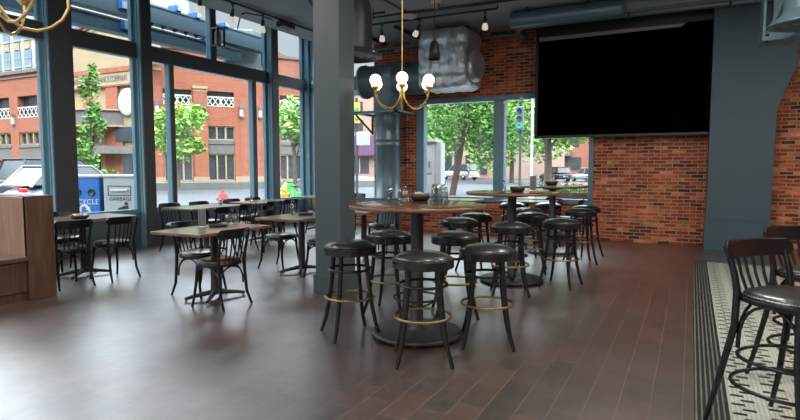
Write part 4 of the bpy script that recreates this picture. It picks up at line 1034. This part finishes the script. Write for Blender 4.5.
def tree(loc, h, spread, crown_c, label, n=2600, leaf='leaf', trunk_r=.16, lean=(0,0), ls=.20, seed=3, group='street trees', flat=1.0):
    rnd = random.Random(seed)
    t = thing('tree', label, 'tree', loc, 0, group)
    m = MB(); top = Vector((lean[0], lean[1], h*.55))
    m.tube([(0,0,0), tuple(top*.35+Vector((.03,0,0))), tuple(top*.7), tuple(top), (top.x*1.2, top.y*1.2, h*.8)], [trunk_r*1.15,trunk_r,trunk_r*.85,trunk_r*.6,trunk_r*.25], 10)
    blobs = []
    for k in range(9):
        a = k*2.399; q = spread*(.35+.5*rnd.random()); zc = crown_c + rnd.uniform(-.5,.5)*(h-crown_c)*1.3
        e = Vector((top.x+q*math.cos(a), top.y+q*math.sin(a), zc)); blobs.append((e, spread*rnd.uniform(.38,.58)))
        s0_ = top*(.6+.05*k if k < 6 else .9)
        m.tube([tuple(s0_), tuple(s0_.lerp(e,.5)+Vector((0,0,.1))), tuple(e)], [trunk_r*.4,trunk_r*.25,trunk_r*.08], 6)
    blobs.append((Vector((top.x,top.y,crown_c)), spread*.6))
    m.build('trunk', M['bark'], t)
    c = MB()
    for i in range(n):
        e, r = blobs[i % len(blobs)]
        d = Vector((rnd.gauss(0,1), rnd.gauss(0,1), rnd.gauss(0,1)*.8)).normalized()*r*(rnd.random()**.4)
        d.z *= flat
        p = e+d; a = Vector((rnd.gauss(0,1),rnd.gauss(0,1),rnd.gauss(0,.5))).normalized(); b_ = a.cross(Vector((rnd.gauss(0,1),rnd.gauss(0,1),rnd.gauss(0,1)))).normalized()
        s_ = ls*rnd.uniform(.6,1.2)
        c.add([p-a*s_, p-b_*s_*.5, p+a*s_, p+b_*s_*.5], [(0,1,2,3)])
    o = c.build('crown', M[leaf], t)
    return t
tree((-29.2,25.9,.0), 5.6, 1.75, 3.6, 'leafy street tree in front of the brick building, left of the first glazing bar', 1700, 'leaf_light', .10, ls=.22, seed=5)
tree((-24.6,16.9,-.14), 7.0, .62, 3.6, 'slim climbing young tree beside the dark window pillar', 1000, 'leaf', .07, ls=.13, seed=8, flat=2.6)
tree((-20.5,26.6,-.3), 5.6, 1.5, 3.9, 'bright green tree seen left of the grey column', 1700, 'leaf_light', .12, ls=.2, seed=11)
tree((-11.9,29.6,-.3), 9.0, 3.6, 5.45, 'leafy tree with a leaning trunk in the left pane of the back window', 9000, 'leaf', .17, (.9,.0), ls=.145, seed=21)
tree((-9.0,40.3,-.3), 8.8, 4.3, 5.9, 'broad tree with a thick trunk in the right pane of the back window', 8000, 'leaf_light', .26, ls=.19, seed=31, flat=.8)
tree((-16.1,56.0,-.3), 10.0, 4.6, 5.8, 'tree with pale yellowish leaves beyond the lamp post', 3600, 'leaf_light', .2, ls=.34, seed=41)
tree((-24.5,62.0,-.3), 9.5, 4.0, 6.5, 'distant tree above the white wagon', 2000, 'leaf', .2, ls=.34, seed=51)
tree((4.0,60.0,-.3), 9.0, 4.5, 6.3, 'distant tree to the right of the thick trunk', 2200, 'leaf_light', .2, ls=.34, seed=61)
o = MB(); rnd = random.Random(77)
for i in range(700):
    p = Vector((rnd.uniform(-2.2,2.2), rnd.gauss(0,.35), rnd.uniform(.05,1.2))); a = Vector((rnd.gauss(0,1),rnd.gauss(0,1),rnd.gauss(0,1))).normalized(); b_ = a.orthogonal().normalized()
    o.add([p-a*.12,p-b_*.07,p+a*.12,p+b_*.07], [(0,1,2,3)])
o = o.build('hedge', M['leaf']); o.location = (-36.5,24.8,ZG+.1); tag(o, 'low green hedge by the brick building behind the parked cars', 'hedge')

# utility cabinet, planter and street poles behind the back window
t = thing('utility_cabinet', 'tall grey utility cabinet outside the left edge of the back window', 'cabinet', (-6.35,14.25,ZG), R(8))
MB().box(-.30,.14,-.35,.35,0,2.18).build('body', M['grey_cab'] if 'grey_cab' in M else mat('weathered_grey_cabinet', lin(120,124,122), .6, noise=.15, nscale=2), t, bevel=.01)
MB().box(-.36,.22,-.42,.42,2.18,2.24).build('lid', M['grey'], t, bevel=.008)
MB().box(-.28,.12,-.362,-.35,.1,1.3).box(-.28,.12,-.362,-.35,1.36,2.1).build('door', M['grey'], t, bevel=.004)
MB().box(.04,.07,-.38,-.36,1.5,1.66).build('handle', M['iron'], t); MB().box(-.26,-.18,-.366,-.36,1.72,1.82).build('label_plate', M['iron'], t)
MB().box(.14,.30,-.10,.35,0,2.18).build('side_duct', M['grey'], t)
t = thing('flower_box', 'wooden planter of pink and red flowers outside the back window', 'planter', (-2.3,12.3,.56))
MB().box(-.42,.42,-.14,.14,.0,.28).build('box', M['stone_grey'], t); MB().box(-.38,-.30,-.1,.1,-.60,0).box(.30,.38,-.1,.1,-.60,0).build('stand', M['iron'], t)
c = MB(); rnd = random.Random(5)
for i in range(420):
    p = Vector((rnd.uniform(-.45,.45), rnd.gauss(0,.10), .28+abs(rnd.gauss(0,.09)))); a = Vector((rnd.gauss(0,1),rnd.gauss(0,1),rnd.gauss(0,1))).normalized(); b_ = a.orthogonal().normalized()
    c.add([p-a*.035,p-b_*.018,p+a*.035,p+b_*.018], [(0,1,2,3)])
tag_ = c.build('foliage', M['leaf'], t)
for nm, colr, n in (('pink_blossoms', lin(225,120,160), 14), ('red_blossoms', lin(200,40,50), 10), ('white_blossoms', lin(235,230,225), 8)):
    c = MB()
    for i in range(n): c.sphere((rnd.uniform(-.42,.42), rnd.uniform(-.16,.12), .34+rnd.random()*.14), .026, 8, 5)
    c.build(nm, mat(nm, colr, .7), t)
t = thing('lamp_post', 'thin white lamp post in the right pane of the back window', 'lamp post', (-6.5,25.8,ZG-.16))
MB().lathe([(.16,0),(.14,.3),(.055,.4),(.05,6.5)], 14).build('pole', M['white_trim'], t)
MB().tube([(0,0,6.4),(.8,0,6.7),(1.6,0,6.6)], .04, 8).build('arm', M['white_trim'], t)
def signal(loc, rz, label, h=4.2, arm=0, head='iron', green=True):
    t = thing('traffic_light', label, 'traffic light', loc, rz, 'traffic lights')
    MB().lathe([(.12,0),(.1,.3),(.06,.4),(.055,h)], 14).build('pole', M['iron'], t)
    hz = h-1.3
    if arm: MB().tube([(0,0,h-.2),(arm,0,h-.1)], .04, 8).build('arm', M['iron'], t)
    b_ = MB().box(arm-.17,arm+.17,-.30,-.08,hz,hz+1.05).build('signal_head', M[head], t, bevel=.02)
    for k, mm in enumerate(('green_lamp','iron','iron')):
        MB().lathe([(.11,0),(.11,.10),(.09,.10),(.09,.02),(.001,.02)], 16, (arm,-.30,hz+.18+k*.34), (0,-1,0)).build('lens', M[mm], b_)
    return t
M['green_lamp'] = mat('green_signal_lamp', lin(40,160,110), .3, emit=(.05,.8,.4,1), estr=.1)
signal((-19.9,23.5,ZG-.16), R(38), 'dark traffic light left of the tree, against the brick building', 4.4)
signal((-6.95,25.5,ZG-.16), R(5), 'grey green traffic light hanging near the lamp post', 4.6, 0, 'duct')
t = thing('signal_mast', 'mast with a yellow signal, square sign back and triangular plate in the corner window', 'traffic light', (-14.2,23.2,ZG-.16), R(34))
MB().lathe([(.12,0),(.07,.4),(.06,4.9)], 14).tube([(0,0,4.0),(-2.5,0,4.05)], .05, 8).build('pole', M['iron'], t)
o = MB().box(-.16,.16,-.3,-.08,3.70,4.65).build('signal_head', M['hyd_yellow'], t, bevel=.02)
MB().lathe([(.10,0),(.10,.08),(.001,.02)], 14, (0,-.3,3.95), (0,-1,0)).lathe([(.10,0),(.10,.08),(.001,.02)], 14, (0,-.3,4.35), (0,-1,0)).build('lens', M['green_lamp'], o)
MB().box(-.02,.62,-.2,-.06,2.65,3.30).build('cross_walk_box', M['bin_grey'], t, bevel=.05)
MB().prism([(-.55,-.1,2.05),(-.12,-.1,2.25),(-.55,-.1,2.45)], (0,.02,0)).build('triangle_plate', M['white_trim'], t)

# ------------------------------------------------------------------ world, sun and settings
w = bpy.data.worlds.new('sky'); sc.world = w; w.use_nodes = True; nt = w.node_tree
bg = nt.nodes['Background']
tc = nt.nodes.new('ShaderNodeTexCoord'); nz = nt.nodes.new('ShaderNodeTexNoise'); nz.inputs['Scale'].default_value = 2.5; nz.inputs['Detail'].default_value = 5
nt.links.new(tc.outputs['Generated'], nz.inputs['Vector'])
cr = nt.nodes.new('ShaderNodeValToRGB'); cr.color_ramp.elements[0].color = (.72,.83,.97,1); cr.color_ramp.elements[1].color = (.90,.95,1,1)
cr.color_ramp.elements[0].position = .3; cr.color_ramp.elements[1].position = .7
nt.links.new(nz.outputs['Fac'], cr.inputs[0]); nt.links.new(cr.outputs[0], bg.inputs['Color'])
# overcast sky: brighter towards the zenith
sx_ = nt.nodes.new('ShaderNodeSeparateXYZ'); nt.links.new(tc.outputs['Generated'], sx_.inputs[0])
mr_ = nt.nodes.new('ShaderNodeMapRange'); mr_.inputs['From Min'].default_value = .28; mr_.inputs['From Max'].default_value = .42
mr_.inputs['To Min'].default_value = .60; mr_.inputs['To Max'].default_value = 7.5
nt.links.new(sx_.outputs['Z'], mr_.inputs['Value']); nt.links.new(mr_.outputs[0], bg.inputs['Strength'])
s = bpy.data.lights.new('sun', 'SUN'); s.energy = .8; s.angle = R(25); s.color = (1,.97,.92)
so = bpy.data.objects.new('sun', s); COL.objects.link(so); so.rotation_euler = Vector((-.5,.45,-.74)).to_track_quat('-Z','Y').to_euler()

# fill lamps added on the ceiling, out of view above and behind the viewer
M['fill_panel'] = mat('fill_diffuser', (1,.95,.88,1), .5, emit=(1,.93,.84,1), estr=3)
lamps = [(-5.6,-3.5),(-5.6,.2),(-5.3,3.4),(-2.2,-3.5),(-1.6,.2),(-.9,3.6),(1.8,-3.5),(2.2,.2),(2.6,3.6),(3.4,6.8),(-.2,6.3)]
lamp0 = None
for i, (x, y) in enumerate(lamps):
    if lamp0 is None:
        t = lamp0 = thing('fill_lamp', '', 'ceiling lamp', (x,y,ZC), 0, 'added fill lamps on the ceiling above the viewer')
        MB().box(-.45,.45,-.45,.45,-.06,0).build('housing', M['white'], t, bevel=.01)
        MB().box(-.42,.42,-.42,.42,-.065,-.06).build('diffuser', M['fill_panel'], t)
        t['label'] = 'flat square fill lamp added out of view above the camera'
    else: t = dup(lamp0, (x,y,ZC))
    l = bpy.data.lights.new('fill_light', 'AREA'); l.energy = 31; l.size = .84; l.color = (1,.93,.84)
    lo = bpy.data.objects.new('fill_light', l); COL.objects.link(lo); lo.parent = t; lo.location = (0,0,-.07)

vs_ = sc.view_settings; vs_.view_transform = 'Standard'; vs_.look = 'None'; vs_.gamma = 1; vs_.use_curve_mapping = False
vs_.exposure = 0.45
cy = sc.cycles
cy.use_denoising = True; cy.max_bounces = 10; cy.diffuse_bounces = 5; cy.glossy_bounces = 4; cy.transparent_max_bounces = 12
cy.sample_clamp_indirect = 10.0; cy.caustics_reflective = False; cy.caustics_refractive = False
